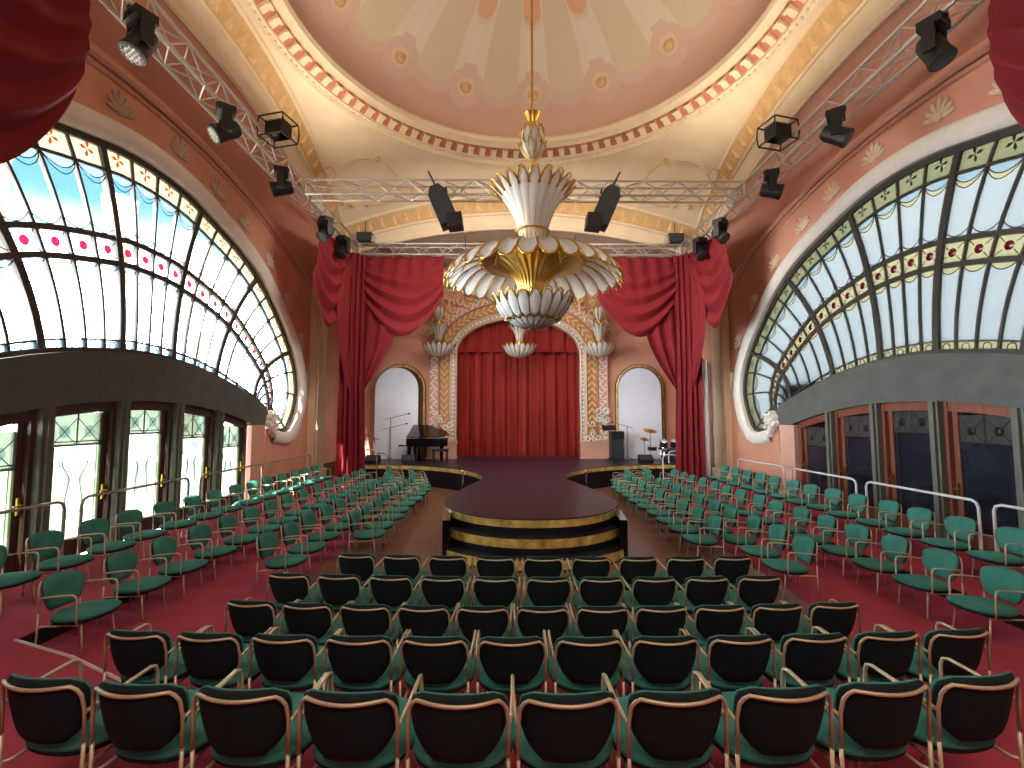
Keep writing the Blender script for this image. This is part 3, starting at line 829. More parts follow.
# arched niches with pale panels
for e, side in ((-1, 'left'), (1, 'right')):
    xc = e * 5.28 + .1; hw = .95; zt = 3.78
    def archp(w, zb_, top): return [(-w, zb_), (-w, top)] + [(w * math.cos(a), top + w * math.sin(a)) for a in np.linspace(PI, 0, 17)[1:-1]] + [(w, top), (w, zb_)]
    nf = thing('gilded_niche', 'gilded arched wall mirror frame behind the pale panel, %s of the stage' % side, 'mirror', (xc, YB, ZS), group='gilded wall niches')
    MB().prism(archp(hw + .16, 0, zt - .75), lambda p: (p[0], 0, p[1]), lambda p: (p[0], -.08, p[1])).build('surround', 'baseboard', nf)
    A_, Bq = archp(hw + .02, 0.02, zt - .75), archp(hw + .12, 0.02, zt - .75)
    m = MB(); vs = []
    for p, q in zip(A_, Bq): vs += [(p[0], -.09, p[1]), ((p[0] + q[0]) / 2, -.16, (p[1] + q[1]) / 2), (q[0], -.09, q[1])]
    m.add(vs, [(3 * i + j, 3 * i + j + 1, 3 * i + j + 4, 3 * i + j + 3) for i in range(len(A_) - 1) for j in (0, 1)])
    m.build('gilt_frame', 'brass_trim', nf, smooth=True)
    o = MB().prism(archp(.93, 0, zt - .78), lambda p: (p[0], 0, p[1]), lambda p: (p[0], -.05, p[1])).build('arched_panel', 'niche', loc=(xc - .10, YB - .35, ZS))
    tag(o, 'pale lilac arched panel standing before the %s gilded niche' % side, 'panel', 'arched panels beside the stage')

# ------------------------------------------------------------------ stage with round thrust
stg = [(0.0, 8.40), (0.52, 8.47), (1.03, 8.73), (1.46, 9.20), (1.72, 9.80), (1.80, 10.4), (1.72, 11.1), (1.49, 12.4), (1.24, 13.5), (1.17, 14.1), (1.28, 14.9), (1.7, 15.9), (2.4, 16.8), (3.3, 17.5), (4.4, 17.95), (5.4, 18.1), (6.5, 18.1)]
half = [hermite(list(range(len(stg))), stg, i / 4) for i in range(4 * (len(stg) - 1) + 1)]
def outline(off):
    out = []
    for i, p in enumerate(half):
        a, b_ = half[max(i - 1, 0)], half[min(i + 1, len(half) - 1)]
        t = Vector((b_[0] - a[0], b_[1] - a[1])).normalized()
        x = p[0] + t[1] * off
        if i == 0: x = 0
        out.append((x, p[1] - t[0] * off))
    return out
H_ = outline(0)
poly = [(x, y) for x, y in H_] + [(6.5, YB + .9), (-6.5, YB + .9)] + [(-x, y) for x, y in H_[:0:-1]]
stage = struct(MB().prism(poly, lambda p: (p[0], p[1], 0), lambda p: (p[0], p[1], ZS - .03), 0).build('floor_stage', 'stage_side'), 'dark stage with a round thrust and brass edge')
Ho = outline(.03)
poly2 = [(x, y) for x, y in Ho] + [(6.53, YB + .9), (-6.53, YB + .9)] + [(-x, y) for x, y in Ho[:0:-1]]
MB().prism(poly2, lambda p: (p[0], p[1], ZS - .03), lambda p: (p[0], p[1], ZS)).build('stage_top', 'stage_top', stage)
def edge_band(offs, z0, z1, name):
    P_ = outline(offs); full = [(-x, y) for x, y in P_[:0:-1]] + P_
    m = MB(); m.add([(x, y, z) for x, y in full for z in (z0, z1)], [(2 * i, 2 * i + 1, 2 * i + 3, 2 * i + 2) for i in range(len(full) - 1)])
    return m.build(name, 'brass_trim', stage, smooth='all')
edge_band(.034, ZS - .15, ZS - .022, 'brass_edge')
def tier(R_, z0, z1, bz0, bz1):
    cy = 10.0; hA = math.asin(1.56 / R_); a0, a1 = 1.5 * PI - hA, 1.5 * PI + hA; n = 40
    arcp = [(R_ * math.cos(lerp(a0, a1, i / n)), cy + R_ * math.sin(lerp(a0, a1, i / n))) for i in range(n + 1)]
    po = arcp + [(1.2, 10.2), (-1.2, 10.2)]
    MB().prism(po, lambda p: (p[0], p[1], z0), lambda p: (p[0], p[1], z1)).build('step', 'stage_side', stage)
    m = MB(); q = [(R_ + .004) / R_] * 2
    m.add([(x * q[0], cy + (y - cy) * q[0], z) for x, y in arcp for z in (bz0, bz1)], [(2 * i, 2 * i + 1, 2 * i + 3, 2 * i + 2) for i in range(n)])
    m.build('brass_riser', 'brass_trim', stage, smooth='all')
tier(1.86, 0, .47, .31, .462); tier(2.12, 0, .20, .03, .185)
for e in (-1, 1):
    MB().box((e * 1.63, 9.05, .345), (.14, .95, .69), Matrix.Rotation(e * -.12, 3, 'Z')).build('step_cheek', 'black_gloss', stage)

# ------------------------------------------------------------------ stage curtain
def pleat(x, seed=0.0):
    return .10 * math.sin(x * 11.5 + .9 * math.sin(x * 2.3 + seed)) + .045 * math.sin(x * 23.3 + 1.7 + seed)
cur = thing('stage_curtain', 'closed red pleated stage curtain filling the proscenium arch', 'curtain', (0, YB + .75, ZS))
def curt(sx):
    m = MB(); 
    def fn(u, v):
        x = lerp(0.0, 3.05 * sx, u); return (x, pleat(x, sx) * (1 - .35 * v) + .02 * math.sin(v * 9 + x), v * 6.6)
    m.grid(fn, 130, 12); return m.build('curtain_half', 'curtain_red', cur, smooth='all')
curt(-1); curt(1)
m = MB(); m.grid(lambda u, v: (lerp(-3.05, 3.05, u), -.22 + pleat(lerp(-3.05, 3.05, u) * .8, 2) * .7, lerp(4.75, 6.7, v)), 200, 4)
m.build('valance', 'curtain_red', cur, smooth='all')

# ------------------------------------------------------------------ corner drapes on the lighting truss
TX, TZ, TY0, TY1 = 6.15, 8.5, 2.3, 17.3
def swag(fn_top, inward, u_low, depth0, depth1, low):
    """hanging swag; fn_top(u) gives the top edge; v runs down; folds follow the sagging curves"""
    m = MB(); g = math.log(.5) / math.log(u_low)
    def fn(u, v):
        p = Vector(fn_top(u)); k = math.sin(PI * u ** g)
        base = lerp(depth0, depth1, u ** 1.5); drop = base + (low - base) * max(0, k) ** .8
        ph_ = v * 5.2 + .25 * math.sin(5 * u)
        tri = abs((ph_ % 1) - .5) * 2
        fold = .20 * math.sin(PI * v) ** .7 + .17 * (tri - .5) * min(1, 2.5 * v) * min(1, 6 * u * (1 - u) + .25) + .05 * math.sin(u * 40 + v * 3) * max(0, 1 - 1.3 * v)
        q = p + Vector(inward) * (.12 + fold); q.z = p.z - drop * v ** 1.1
        return q
    m.grid(fn, 70, 66)
    return m
for (sx, side) in ((-1, 'left'), (1, 'right')):
    for (ty, dy, end) in ((TY1, 1, 'stage'), (TY0, -1, 'entrance')):
        d = thing('corner_drape', 'red velvet swagged drape hung from the truss, %s corner on the %s side' % (end, side) if end == 'entrance' else 'red velvet swagged drape with gathered tail beside the stage, %s side' % side, 'drape', (sx * TX, ty, 0), group='corner drapes')
        # side swag along the long truss
        Ls = 3.3 if end == 'stage' else 3.85
        m = swag(lambda u: (sx * .32, -dy * u * Ls, TZ), (-sx, 0, 0), .60, .9, 1.7, 3.05 if end == 'stage' else 3.45)
        m.build('side_swag', 'red_velvet', d, smooth='all')
        m = swag(lambda u: (-sx * u * 3.3, dy * .2, TZ), (0, -dy, 0), .52, .9, 1.5, 3.0)
        m.build('front_swag', 'red_velvet', d, smooth='all')
        # gathered tail
        def tail(u, v):
            z = lerp(TZ, .0 if end == 'entrance' else .16, v)
            zt_ = 3.55
            if z > zt_: t = (z - zt_) / (TZ - zt_); wd = lerp(.46, .50, t); amp = .08
            else: t = (zt_ - z) / zt_; wd = lerp(.46, .55, t); amp = .09
            x = lerp(-wd, wd, u); f = amp * math.sin(u * 2 * PI * 5.0 + .6 * math.sin(v * 5)) + .03 * math.sin(u * 47)
            # drape runs diagonally across the corner
            ang = math.radians(38)
            return (-sx * (x * math.cos(ang)) - 0.12 * sx, dy * (x * math.sin(ang)) - dy * f - .34 * dy, z)
        m = MB(); m.grid(tail, 90, 30); m.build('gathered_tail', 'red_velvet', d, smooth='all')
        for q in (-1, 1):
            def wing(u, v):
                z = lerp(TZ - .2, 3.45, v); wd = lerp(.15, 1.55, math.sin(PI * min(1, v * 1.02)) ** .8 * (1 - .35 * v)) 
                x = .25 + u * wd; f = .07 * math.sin(u * 16 + v * 2)
                if q > 0: return (-sx * x, dy * (.10 + f), z)
                return (sx * (-.02) - sx * f, -dy * x, z)
            m = MB(); m.grid(wing, 24, 24); m.build('under_fold', 'red_velvet', d, smooth='all')
# white cloth hanging behind the right drape
o = MB().grid(lambda u, v: (7.42 - .1 * u, lerp(17.0, 18.4, u) + .5, 0) if False else (lerp(6.95, 7.68, u), 18.75 + .07 * math.sin(u * 15) + .1 * u, lerp(.16, 5.2 - .6 * u, v)), 30, 8).build('white_cloth', 'cloth_white', smooth='all')
tag(o, 'white cloth hanging between the right red drape and the pilaster', 'cloth')

# ------------------------------------------------------------------ lighting trusses
TS = 0.40
def truss(name, label, p0, p1, group='lighting trusses'):
    p0, p1 = Vector(p0), Vector(p1); Lv = p1 - p0; L = Lv.length
    t = thing(name, label, 'truss', p0, math.atan2(Lv.y, Lv.x), group)
    ch = MB().tube([(0, 0, 0), (L, 0, 0)], .032, 8).mesh('chord', 'alu', True)
    for y in (-TS / 2, TS / 2):
        for z in (0, TS): link('chord', ch, t, (0, y, z))
    nb = max(2, int(round(L / .46))); st = L / nb
    dg = {}
    for e in (-1, 1):
        a, b_ = (0, -TS / 2 * e), (st, TS / 2 * e)
        dg[('h', e)] = MB().tube([(0, -TS / 2 * e, 0), (st, TS / 2 * e, 0)], .016, 5).mesh('brace', 'alu')
        dg[('v', e)] = MB().tube([(0, 0, TS / 2 - TS / 2 * e), (st, 0, TS / 2 + TS / 2 * e)], .016, 5).mesh('brace', 'alu')
    for i in range(nb):
        e = 1 if i % 2 else -1
        link('brace', dg[('h', e)], t, (i * st, 0, 0)); link('brace', dg[('h', -e)], t, (i * st, 0, TS))
        link('brace', dg[('v', e)], t, (i * st, -TS / 2, 0)); link('brace', dg[('v', -e)], t, (i * st, TS / 2, 0))
    for x in (0, L):
        MB().tube([(x, -TS / 2, 0), (x, TS / 2, 0), (x, TS / 2, TS), (x, -TS / 2, TS)], .03, 6, closed=True).build('end_frame', 'alu', t)
    return t
truss('lighting_truss', 'long aluminium lighting truss under the left side of the ceiling', (-TX, TY0, TZ), (-TX, TY1, TZ))
truss('lighting_truss', 'long aluminium lighting truss under the right side of the ceiling', (TX, TY0, TZ), (TX, TY1, TZ))
truss('cross_truss', 'aluminium cross truss carrying the two hanging speakers', (-TX + .22, 12.6, TZ), (TX - .22, 12.6, TZ))
truss('cross_truss', 'aluminium cross truss above the stage holding the red drapes', (-TX + .22, TY1, TZ), (TX - .22, TY1, TZ))
# corner hoists over the stage end
for e, side in ((-1, 'left'), (1, 'right')):
    h = thing('truss_hoist', 'grey motor hoist on the truss corner at the %s of the stage' % side, 'hoist', (e * 5.7, TY1 - .25, TZ + TS), group='truss hoists')
    MB().box((0, 0, .2), (.55, .36, .30)).build('housing', 'grey_dark', h); MB().tube([(0, 0, .3), (0, 0, 1.3)], .012, 5).build('chain', 'black', h)
    m = MB(); m.box((-.3, 0, .12), (.1, .3, .24)); m.box((.3, 0, .12), (.1, .3, .24)); m.build('clamp', 'alu', h)

# moving-head spotlights
def moving_head(loc, tilt, pan, label, white=False):
    t = thing('moving_head_light', label, 'spotlight', loc, pan, 'spotlights on the trusses')
    m = MB(); m.box((0, 0, -.10), (.36, .30, .14)); m.box((0, 0, -.02), (.10, .34, .06)); m.build('base', 'black', t)
    m = MB()
    for e in (-1, 1): m.box((e * .20, 0, -.36), (.06, .16, .42))
    m.box((0, 0, -.19), (.44, .18, .05)); m.build('yoke', 'black', t)
    hd = MB(); hd.lathe([(.001, -.26), (.13, -.26), (.165, -.18), (.165, .12), (.18, .16), (.18, .22), (.14, .22), (.001, .20)], 16)
    h = hd.build('head', 'black', t, smooth=True, loc=(0, 0, -.50), rot=(tilt, 0, 0))
    l = MB(); l.lathe([(.14, .225), (.08, .235), (.001, .24)], 16); l.build('lens', 'lens' if white else 'grey_dark', h, smooth=True)
    if white:
        l = MB()
        for r, nn in ((.0, 1), (.06, 6), (.12, 12)):
            for k in range(nn): l.ball((r * math.cos(2 * PI * k / nn), r * math.sin(2 * PI * k / nn), .245), .022, 5, 3)
        l.build('led_lens', 'white_metal', h)
def flood(loc, rz, label):
    t = thing('flood_light', label, 'floodlight', loc, rz, 'floodlights in cages')
    MB().box((0, 0, 0), (.50, .40, .30)).build('housing', 'black', t)
    t.scale = (.85, .85, .85)
    m = MB(); m.box((0, 0, -.18), (.46, .34, .02)); m.build('front_glass', 'black_gloss', t)
    m = MB()
    for y in (-.30, .30):
        m.tube([(-.36, y, -.26), (-.40, y, 0), (-.36, y, .26), (.36, y, .26), (.40, y, 0), (.36, y, -.26)], .022, 6, closed=True)
    for x, z in ((-.36, -.26), (.36, -.26), (-.36, .26), (.36, .26)): m.tube([(x, -.30, z), (x, .30, z)], .022, 6)
    m.build('cage', 'black', t, smooth=True)
    m = MB()
    for k in range(7): m.box((-.24 + .08 * k, 0, .19), (.02, .36, .05))
    m.build('cooling_fin', 'grey_dark', t)
for e, side in ((-1, 'left'), (1, 'right')):
    for k, y in enumerate((6.7, 8.83, 11.1, 13.9, 15.4)):
        moving_head((e * (TX - .22), y, TZ), (2.75, 2.2, 1.9, 2.4, 2.6)[k], e * (.5, .9, 1.2, .6, .3)[k], 'black moving spotlight under the %s truss, %s from the camera' % (side, ORD[k]), white=(e < 0 and k in (0, 1)))
    flood((e * 5.62, 10.25, TZ + .42), .25 * e, 'caged black floodlight beside the %s truss' % side)

# hanging speakers
for e, side in ((-1, 'left'), (1, 'right')):
    t = thing('hanging_speaker', 'black speaker hung from the cross truss, %s of the chandelier' % side, 'speaker', (e * 1.92 - .04, 12.35, 7.50), 0, 'hanging speakers')
    R_ = Matrix.Rotation(e * .40, 3, 'Y')
    pr = [(-.24, .15), (.20, .15), (.26, .30), (.24, 1.02), (.12, 1.22), (-.12, 1.22), (-.24, 1.0)]
    MB().prism(pr, lambda p: R_ @ Vector((p[0] * -e, -.24, p[1])), lambda p: R_ @ Vector((p[0] * -e, .26, p[1]))).build('cabinet', 'grey_dark', t)
    R2 = Matrix.Rotation(e * .12, 3, 'Y')
    MB().box(R2 @ Vector((-e * .10, -.02, .20)), (.40, .46, .36), R2).build('horn_box', 'black', t)
    m = MB(); m.tube([R_ @ Vector((-.05 * e, 0, 1.2)), R_ @ Vector((-.02 * e, 0, 1.75))], .028, 6); m.tube([(.15 * e, .22, .9), (.22 * e, .25, 1.3)], .03, 6); m.build('bracket', 'black', t)
    MB().tube([(0, 3.9, -1.0), (0, 3.9, 1.4)], .010, 4).build('cable', 'black', t)

# ------------------------------------------------------------------ chandelier and sconces
def petal_meshes(prefix, prof, width, bulge=.25, nseg=14, rim=.013):
    """prof: list of (r,z) along the petal; width(t): half width in metres"""
    K = list(range(len(prof)))
    P_ = [hermite(K, prof, i / nseg * (len(prof) - 1)) for i in range(nseg + 1)]
    def pt(u, i):
        r, z = P_[i]; w_ = width(i / nseg) * u
        a, b_ = P_[max(i - 1, 0)], P_[min(i + 1, nseg)]
        t = Vector((b_[0] - a[0], b_[1] - a[1])).normalized(); nn = (t[1], -t[0])
        bl = -bulge * width(i / nseg) * u * u
        return Vector((r + nn[0] * bl, w_, z + nn[1] * bl))
    m = MB(); m.grid(lambda u, v: pt(lerp(-1, 1, u), int(round(v * nseg))), 4, nseg)
    g = m.mesh(prefix + 'glass_petal', 'opal', 'all')
    edge = [pt(-1.02, i) for i in range(nseg + 1)] + [pt(1.02, i) for i in range(nseg, -1, -1)]
    rm_ = MB(); rm_.tube(edge, rim, 4)
    # small brass tip curl
    tp = pt(0, nseg); r, z = P_[nseg]; a = P_[nseg - 1]; t = Vector((r - a[0], 0, z - a[1])).normalized()
    out = Vector((t.z, 0, -t.x))
    if out.x < 0: out = -out
    w_ = width(.72)
    rm_.tube([pt(1.02, int(nseg * .8)) + out * .015, tp + t * .02 + out * .03 + Vector((0, w_ * .55, 0)), tp + t * .05 + out * .035, tp + t * .02 + out * .03 + Vector((0, -w_ * .55, 0)), pt(-1.02, int(nseg * .8)) + out * .015], rim * 1.3, 4)
    return g, rm_.mesh(prefix + 'petal_rim', 'brass', 'all')
oval = lambda w0, w1: (lambda t: max(.004, lerp(w0, w1, min(1, t * 1.25)) * math.sqrt(max(0, 1 - max(0, (t - .72) / .28) ** 2))))
PM = {}
PM['cup'] = petal_meshes('cup_', [(.27, 6.10), (.31, 6.40), (.43, 6.78), (.63, 7.14), (.86, 7.42)], oval(.035, .125))
PM['canopy'] = petal_meshes('canopy_', [(1.02, 5.86), (1.30, 5.80), (1.56, 5.66), (1.73, 5.48), (1.81, 5.34)], oval(.085, .175), .25)
PM['bowl'] = petal_meshes('bowl_', [(.12, 4.38), (.40, 4.46), (.62, 4.60), (.76, 4.80), (.82, 5.00)], oval(.03, .125))
PM['bowl2'] = petal_meshes('small_', [(.11, 4.36), (.30, 4.40), (.44, 4.47), (.54, 4.56)], oval(.03, .07), rim=.012)
PM['bud'] = petal_meshes('bud_', [(.05, 8.02), (.16, 8.14), (.25, 8.34), (.26, 8.52), (.21, 8.68)], oval(.03, .085), rim=.012)
PM['bud2'] = petal_meshes('budsmall_', [(.06, 8.01), (.17, 8.11), (.25, 8.24), (.275, 8.34)], oval(.03, .06), rim=.010)
PM['fan'] = petal_meshes('fan_', [(.05, 8.68), (.07, 8.80), (.12, 8.93), (.19, 9.06)], oval(.03, .07), rim=.010)
def ring_of(kind, n, parent, off=0.0, z=0.0, scale=1.0, mat_override=None):
    g, r = PM[kind]
    for k in range(n):
        a = 2 * PI * (k + off) / n
        o = link('glass_petal', g, parent, (0, 0, z), (0, 0, a), (scale,) * 3)
        link('petal_rim', r, o)
ch = thing('chandelier', 'huge chandelier of white glass petals and brass hanging from the dome', 'chandelier', (.04, YC, 0))
MB().tube([(0, 0, 8.8), (0, 0, 14.3)], .028, 8).build('hanging_rod', 'brass', ch)
ring_of('cup', 20, ch); ring_of('canopy', 30, ch); ring_of('bowl', 20, ch); ring_of('bowl2', 20, ch, .5); ring_of('bud', 9, ch); ring_of('bud2', 9, ch, .5)
gf = PM['fan'][0].copy(); gf.name = 'brass_fan'; gf.materials.clear(); gf.materials.append(M['brass'])
for k in range(8): link('brass_leaf', gf, ch, (0, 0, 0), (0, 0, 2 * PI * k / 8))
m = MB(); m.lathe([(.03, 9.0), (.05, 8.72), (.12, 8.62), (.14, 8.32), (.05, 8.02), (.03, 7.88), (.03, 7.3), (.10, 6.8), (.20, 6.4), (.25, 6.15), (.30, 6.05), (.26, 5.95)], 20); m.build('stem', 'brass', ch, True)
m = MB(); m.lathe([(.26, 6.02), (.55, 5.95), (.95, 5.88), (1.04, 5.86)], 36); m.build('canopy_top', 'brass', ch, True)
# fluted brass trumpet under the canopy
m = MB()
def trum(u, v):
    K = [(.28, 5.05), (.30, 5.22), (.40, 5.42), (.62, 5.60), (.90, 5.70), (1.08, 5.70), (1.10, 5.78), (1.02, 5.86)]
    r, z = hermite(list(range(8)), K, v * 7); a = 2 * PI * u
    r *= 1 + .035 * math.cos(30 * a) * min(1, 4 * v * (1 - v) + .1)
    return (r * math.cos(a), r * math.sin(a), z)
m.grid(trum, 180, 20); m.build('brass_trumpet', 'brass', ch, smooth='all')
m = MB()
for k in range(30):
    a = 2 * PI * (k + .5) / 30
    m.tube([(r * math.cos(a), r * math.sin(a), z) for r, z in ((1.74, 5.40), (1.80, 5.28), (1.83, 5.20), (1.87, 5.15))], [.014, .012, .010, .006], 4)
    m.tube([(r * math.cos(a), r * math.sin(a), z) for r, z in ((1.0, 5.88), (1.4, 5.79), (1.74, 5.46))], .008, 4)
m.build('canopy_ribs', 'brass', ch)
m = MB(); m.lathe([(.28, 5.10), (.34, 5.0), (.55, 4.9), (.5, 4.7), (.3, 4.5), (.12, 4.40), (.10, 4.34), (.06, 4.31), (.001, 4.30)], 20); m.build('bowl_core', 'brass', ch, True)
m = MB(); m.lathe([(.12, 4.44), (.15, 4.40), (.10, 4.35), (.04, 4.31), (.001, 4.30)], 16); m.build('finial', 'brass', ch, True)
m = MB(); m.tube([((.36) * math.cos(a), .36 * math.sin(a), 6.42) for a in np.linspace(0, 2 * PI, 25)[:-1]], .02, 5, closed=True); m.build('cup_ring', 'brass', ch)
# sconces: same design, small
def sconce(loc, label, ceiling_rod):
    t = thing('petal_sconce', label, 'lamp', loc, 0, 'small petal lamps at the proscenium')
    ring_of('bud', 8, t, 0, -8.02 * .9 + 1.58, .9)
    ring_of('cup', 12, t, 0, -6.10 * .52 + .72, .52)
    ring_of('bowl', 18, t, 0, -4.38 * .86 + .02, .86)
    m = MB(); m.lathe([(.001, 0), (.05, .02), (.14, .10), (.16, .35), (.07, .55), (.10, .75), (.20, 1.1), (.06, 1.4), (.05, 1.55), (.10, 1.7), (.03, 2.1), (.02, 2.25)], 14); m.build('stem', 'brass', t, True)
    if not ceiling_rod: 
        m = MB(); m.tube([(0, 0, .55), (0, .3, .65), (0, .66, .6)], .04, 6); m.box((0, .62, .6), (.3, .08, .9)); m.build('wall_bracket', 'brass', t)
    return t
sconce((-3.43, 20.2, 5.1), 'small petal lamp on the left side of the proscenium', False)
sconce((3.47, 20.2, 5.1), 'small petal lamp on the right side of the proscenium', False)
p_ = sconce((.03, 20.2, 5.05), 'small petal lamp hanging before the middle of the stage curtain', True)
MB().tube([(0, 0, 2.2), (0, .70, 2.9)], .02, 5).build('hanging_rod', 'brass', p_)

# ------------------------------------------------------------------ armchairs
def chair_meshes():
    out = {}
    # seat: rounded, crowned
    n = 32
    def seat_ring(rings, nm, mt):
      vs = []
      for z, k in rings:
          for i in range(n):
              a = 2 * PI * i / n; c, s_ = math.cos(a), math.sin(a); e = 2 / 2.7
              x = .276 * k * math.copysign(abs(c) ** e, c); y = .280 * k * math.copysign(abs(s_) ** e, s_)
              if y < 0: x *= 1 - .10 * (y / .28) ** 2
              vs.append((x, y + .065, z + .02 * max(0, y / .28)))
      fs = [(j * n + i, j * n + (i + 1) % n, (j + 1) * n + (i + 1) % n, (j + 1) * n + i) for j in range(len(rings) - 1) for i in range(n)]
      fs += [tuple(range(n))[::-1], tuple((len(rings) - 1) * n + i for i in range(n))]
      return MB().add(vs, fs).mesh(nm, mt, 'all')
    out['seat'] = seat_ring([(.352, .97), (.362, 1.0), (.380, .985), (.398, .90), (.408, .70), (.412, .35)], 'seat', 'velvet')
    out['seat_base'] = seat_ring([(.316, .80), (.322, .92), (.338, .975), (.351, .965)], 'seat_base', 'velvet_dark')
    # backrest outline
    def hw(v):
        w = .240
        if v < .66: w *= .42 + .58 * (1 - ((.66 - v) / .66) ** 2.0) ** .62
        if v > .76: t = (v - .76) / .24; w -= .065 * (1 - math.sqrt(max(0, 1 - t * t)))
        return max(w, .12 if v <= 0 else .05)
    def bp(u, v, off):
        w = hw(v); x = u * w
        y = -.235 - .070 * v + .085 * (x / .240) ** 2
        return (x, y + off, .418 + .352 * v + .012 * (1 - u * u) * 0 - .012 * v * (u * u))
    nu, nv = 14, 10
    def shell(f0, f1):
        m = MB()
        m.grid(lambda u, v: bp(2 * u - 1, v, f0(2 * u - 1, v)), nu, nv); m.grid(lambda u, v: bp(2 * u - 1, v, f1(2 * u - 1, v)), nu, nv)
        N = (nu + 1) * (nv + 1); per = [i for i in range(nu + 1)] + [j * (nu + 1) + nu for j in range(1, nv + 1)] + [nv * (nu + 1) + i for i in range(nu - 1, -1, -1)] + [j * (nu + 1) for j in range(nv - 1, 0, -1)]
        m.f += [(per[i], per[(i + 1) % len(per)], N + per[(i + 1) % len(per)], N + per[i]) for i in range(len(per))]; m.mi += [0] * len(per)
        return m
    puff = lambda u, v: .012 + .038 * (1 - u ** 6) * (1 - (2 * v - 1) ** 6)
    out['backrest'] = shell(lambda u, v: 0.0, puff).mesh('backrest', 'velvet', 'all')
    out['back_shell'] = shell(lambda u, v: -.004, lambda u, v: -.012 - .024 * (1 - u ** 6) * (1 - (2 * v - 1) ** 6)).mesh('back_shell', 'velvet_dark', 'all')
    # tubes
    r = .0102
    top = []
    for i in range(17):
        u = math.sin(PI / 2 * (-1 + 2 * i / 16)); x = .237 * u; y = -.325 + .085 * u * u - .010
        z = .730 - (.055 * max(0, (abs(u) - .80) / .20) ** 2)
        top.append((x, y, z))
    bf = [(-.246, -.232, .43), (-.246, -.238, .60)] + top + [(.246, -.238, .60), (.246, -.232, .43)]
    out['back_frame'] = MB().tube(bf, r, 6).mesh('back_frame', 'gold_tube', 'all')
    for e, nm in ((-1, 'armL'), (1, 'armR')):
        pts = [(e * .246, -.236, .585), (e * .257, -.18, .600), (e * .264, -.02, .618), (e * .264, .13, .628), (e * .263, .165, .615), (e * .262, .178, .58), (e * .258, .185, .36), (e * .250, .18, .333), (e * .21, .17, .322)]
        out[nm] = MB().tube(pts, r, 6).mesh('armrest', 'gold_tube', 'all')
        out['rear' + nm] = MB().tube([(e * .246, -.232, .44), (e * .244, -.235, .2), (e * .240, -.255, 0)], r, 6).mesh('leg', 'gold_tube', 'all')
        out['front' + nm] = MB().tube([(e * .195, .185, .315), (e * .203, .205, .15), (e * .210, .225, 0)], r, 6).mesh('leg', 'gold_tube', 'all')
        out['rail' + nm] = MB().tube([(e * .245, -.233, .295), (e * .22, -.20, .292), (e * .21, .17, .300)], .010, 5).mesh('seat_rail', 'gold_tube', 'all')
    return out
CM = chair_meshes()
PARTS = [('seat', 'seat'), ('seat_base', 'seat_base'), ('backrest', 'backrest'), ('back_shell', 'back_shell'), ('back_frame', 'back_frame'), ('armL', 'armrest'), ('armR', 'armrest'), ('reararmL', 'leg'), ('reararmR', 'leg'), ('frontarmL', 'leg'), ('frontarmR', 'leg'), ('railarmL', 'seat_rail'), ('railarmR', 'seat_rail')]
def chair(x, y, z, rz, label, group):
    t = thing('armchair', label, 'chair', (x, y, z), rz, group)
    for k, nm in PARTS: link(nm, CM[k], t)
    return t
# pixel measurements of the central rows turned into floor positions (top of back 0.77 m above the step each row stands on)
fw = Vector((math.sin(yaw) * math.cos(pitch), math.cos(yaw) * math.cos(pitch), math.sin(pitch)))
rt = Vector((math.cos(yaw), -math.sin(yaw), 0)); up_ = rt.cross(fw)
def at_z(px, py, z):
    r = fw * FPX + rt * (px - 512) + up_ * (384 - py); k = (z - 2.5) / r.z
    return (-0.5 + r.x * k, r.y * k)
ROWS = [
    ('back row nearest the camera', [(35, 679), (117, 686), (231, 691), (346, 694), (460, 695), (572, 695), (683, 693), (794, 690), (896, 684), (990, 677)]),
    ('second row from the camera', [(126, 631), (199, 634), (280, 636), (358, 637), (433, 638), (514, 638), (592, 638), (670, 637), (743, 636), (820, 635), (898, 633), (967, 630)]),
    ('third row from the camera', [(242, 601), (303, 603), (364, 604), (423, 605), (485, 606), (545, 606), (606, 606), (662, 606), (722, 605), (781, 604), (841, 602)]),
    ('fourth row from the camera', [(287, 573), (336, 575), (391, 576), (441, 577), (492, 577), (547, 577), (600, 577), (655, 577), (711, 577), (767, 576)]),
    ('front row facing the round stage', [(356, 554), (399, 555), (445, 556), (494, 557), (543, 557), (593, 557), (640, 557), (687, 557), (737, 556)]),
]
for (rn, pts), lev in zip(ROWS, (HS2, HS, 0.006, 0.006, 0.006)):
    W_ = [at_z(x, y, .77 + lev) for x, y in pts]
    # smooth the row: fit a parabola in depth, even spacing along x
    xs = np.array([p[0] for p in W_]); ys = np.array([p[1] for p in W_])
    c2 = np.polyfit(xs, ys, 2); c1 = np.polyfit(np.arange(len(xs)), xs, 1)
    for k in range(len(xs)):
        x = .9 * np.polyval(c1, k) + .1 * xs[k]; y = np.polyval(c2, x); sl = 2 * c2[0] * x + c2[1]
        rz = max(-.3, min(.3, 1.1 * sl)) + random.uniform(-.015, .015)
        chair(x - .31 * math.sin(rz), y + .31 * math.cos(rz), lev if lev > .01 else (0.0 if y < 4.6 else .006), rz, 'green velvet armchair, %s from the left in the %s' % (ORD[k], rn), 'central rows of armchairs')
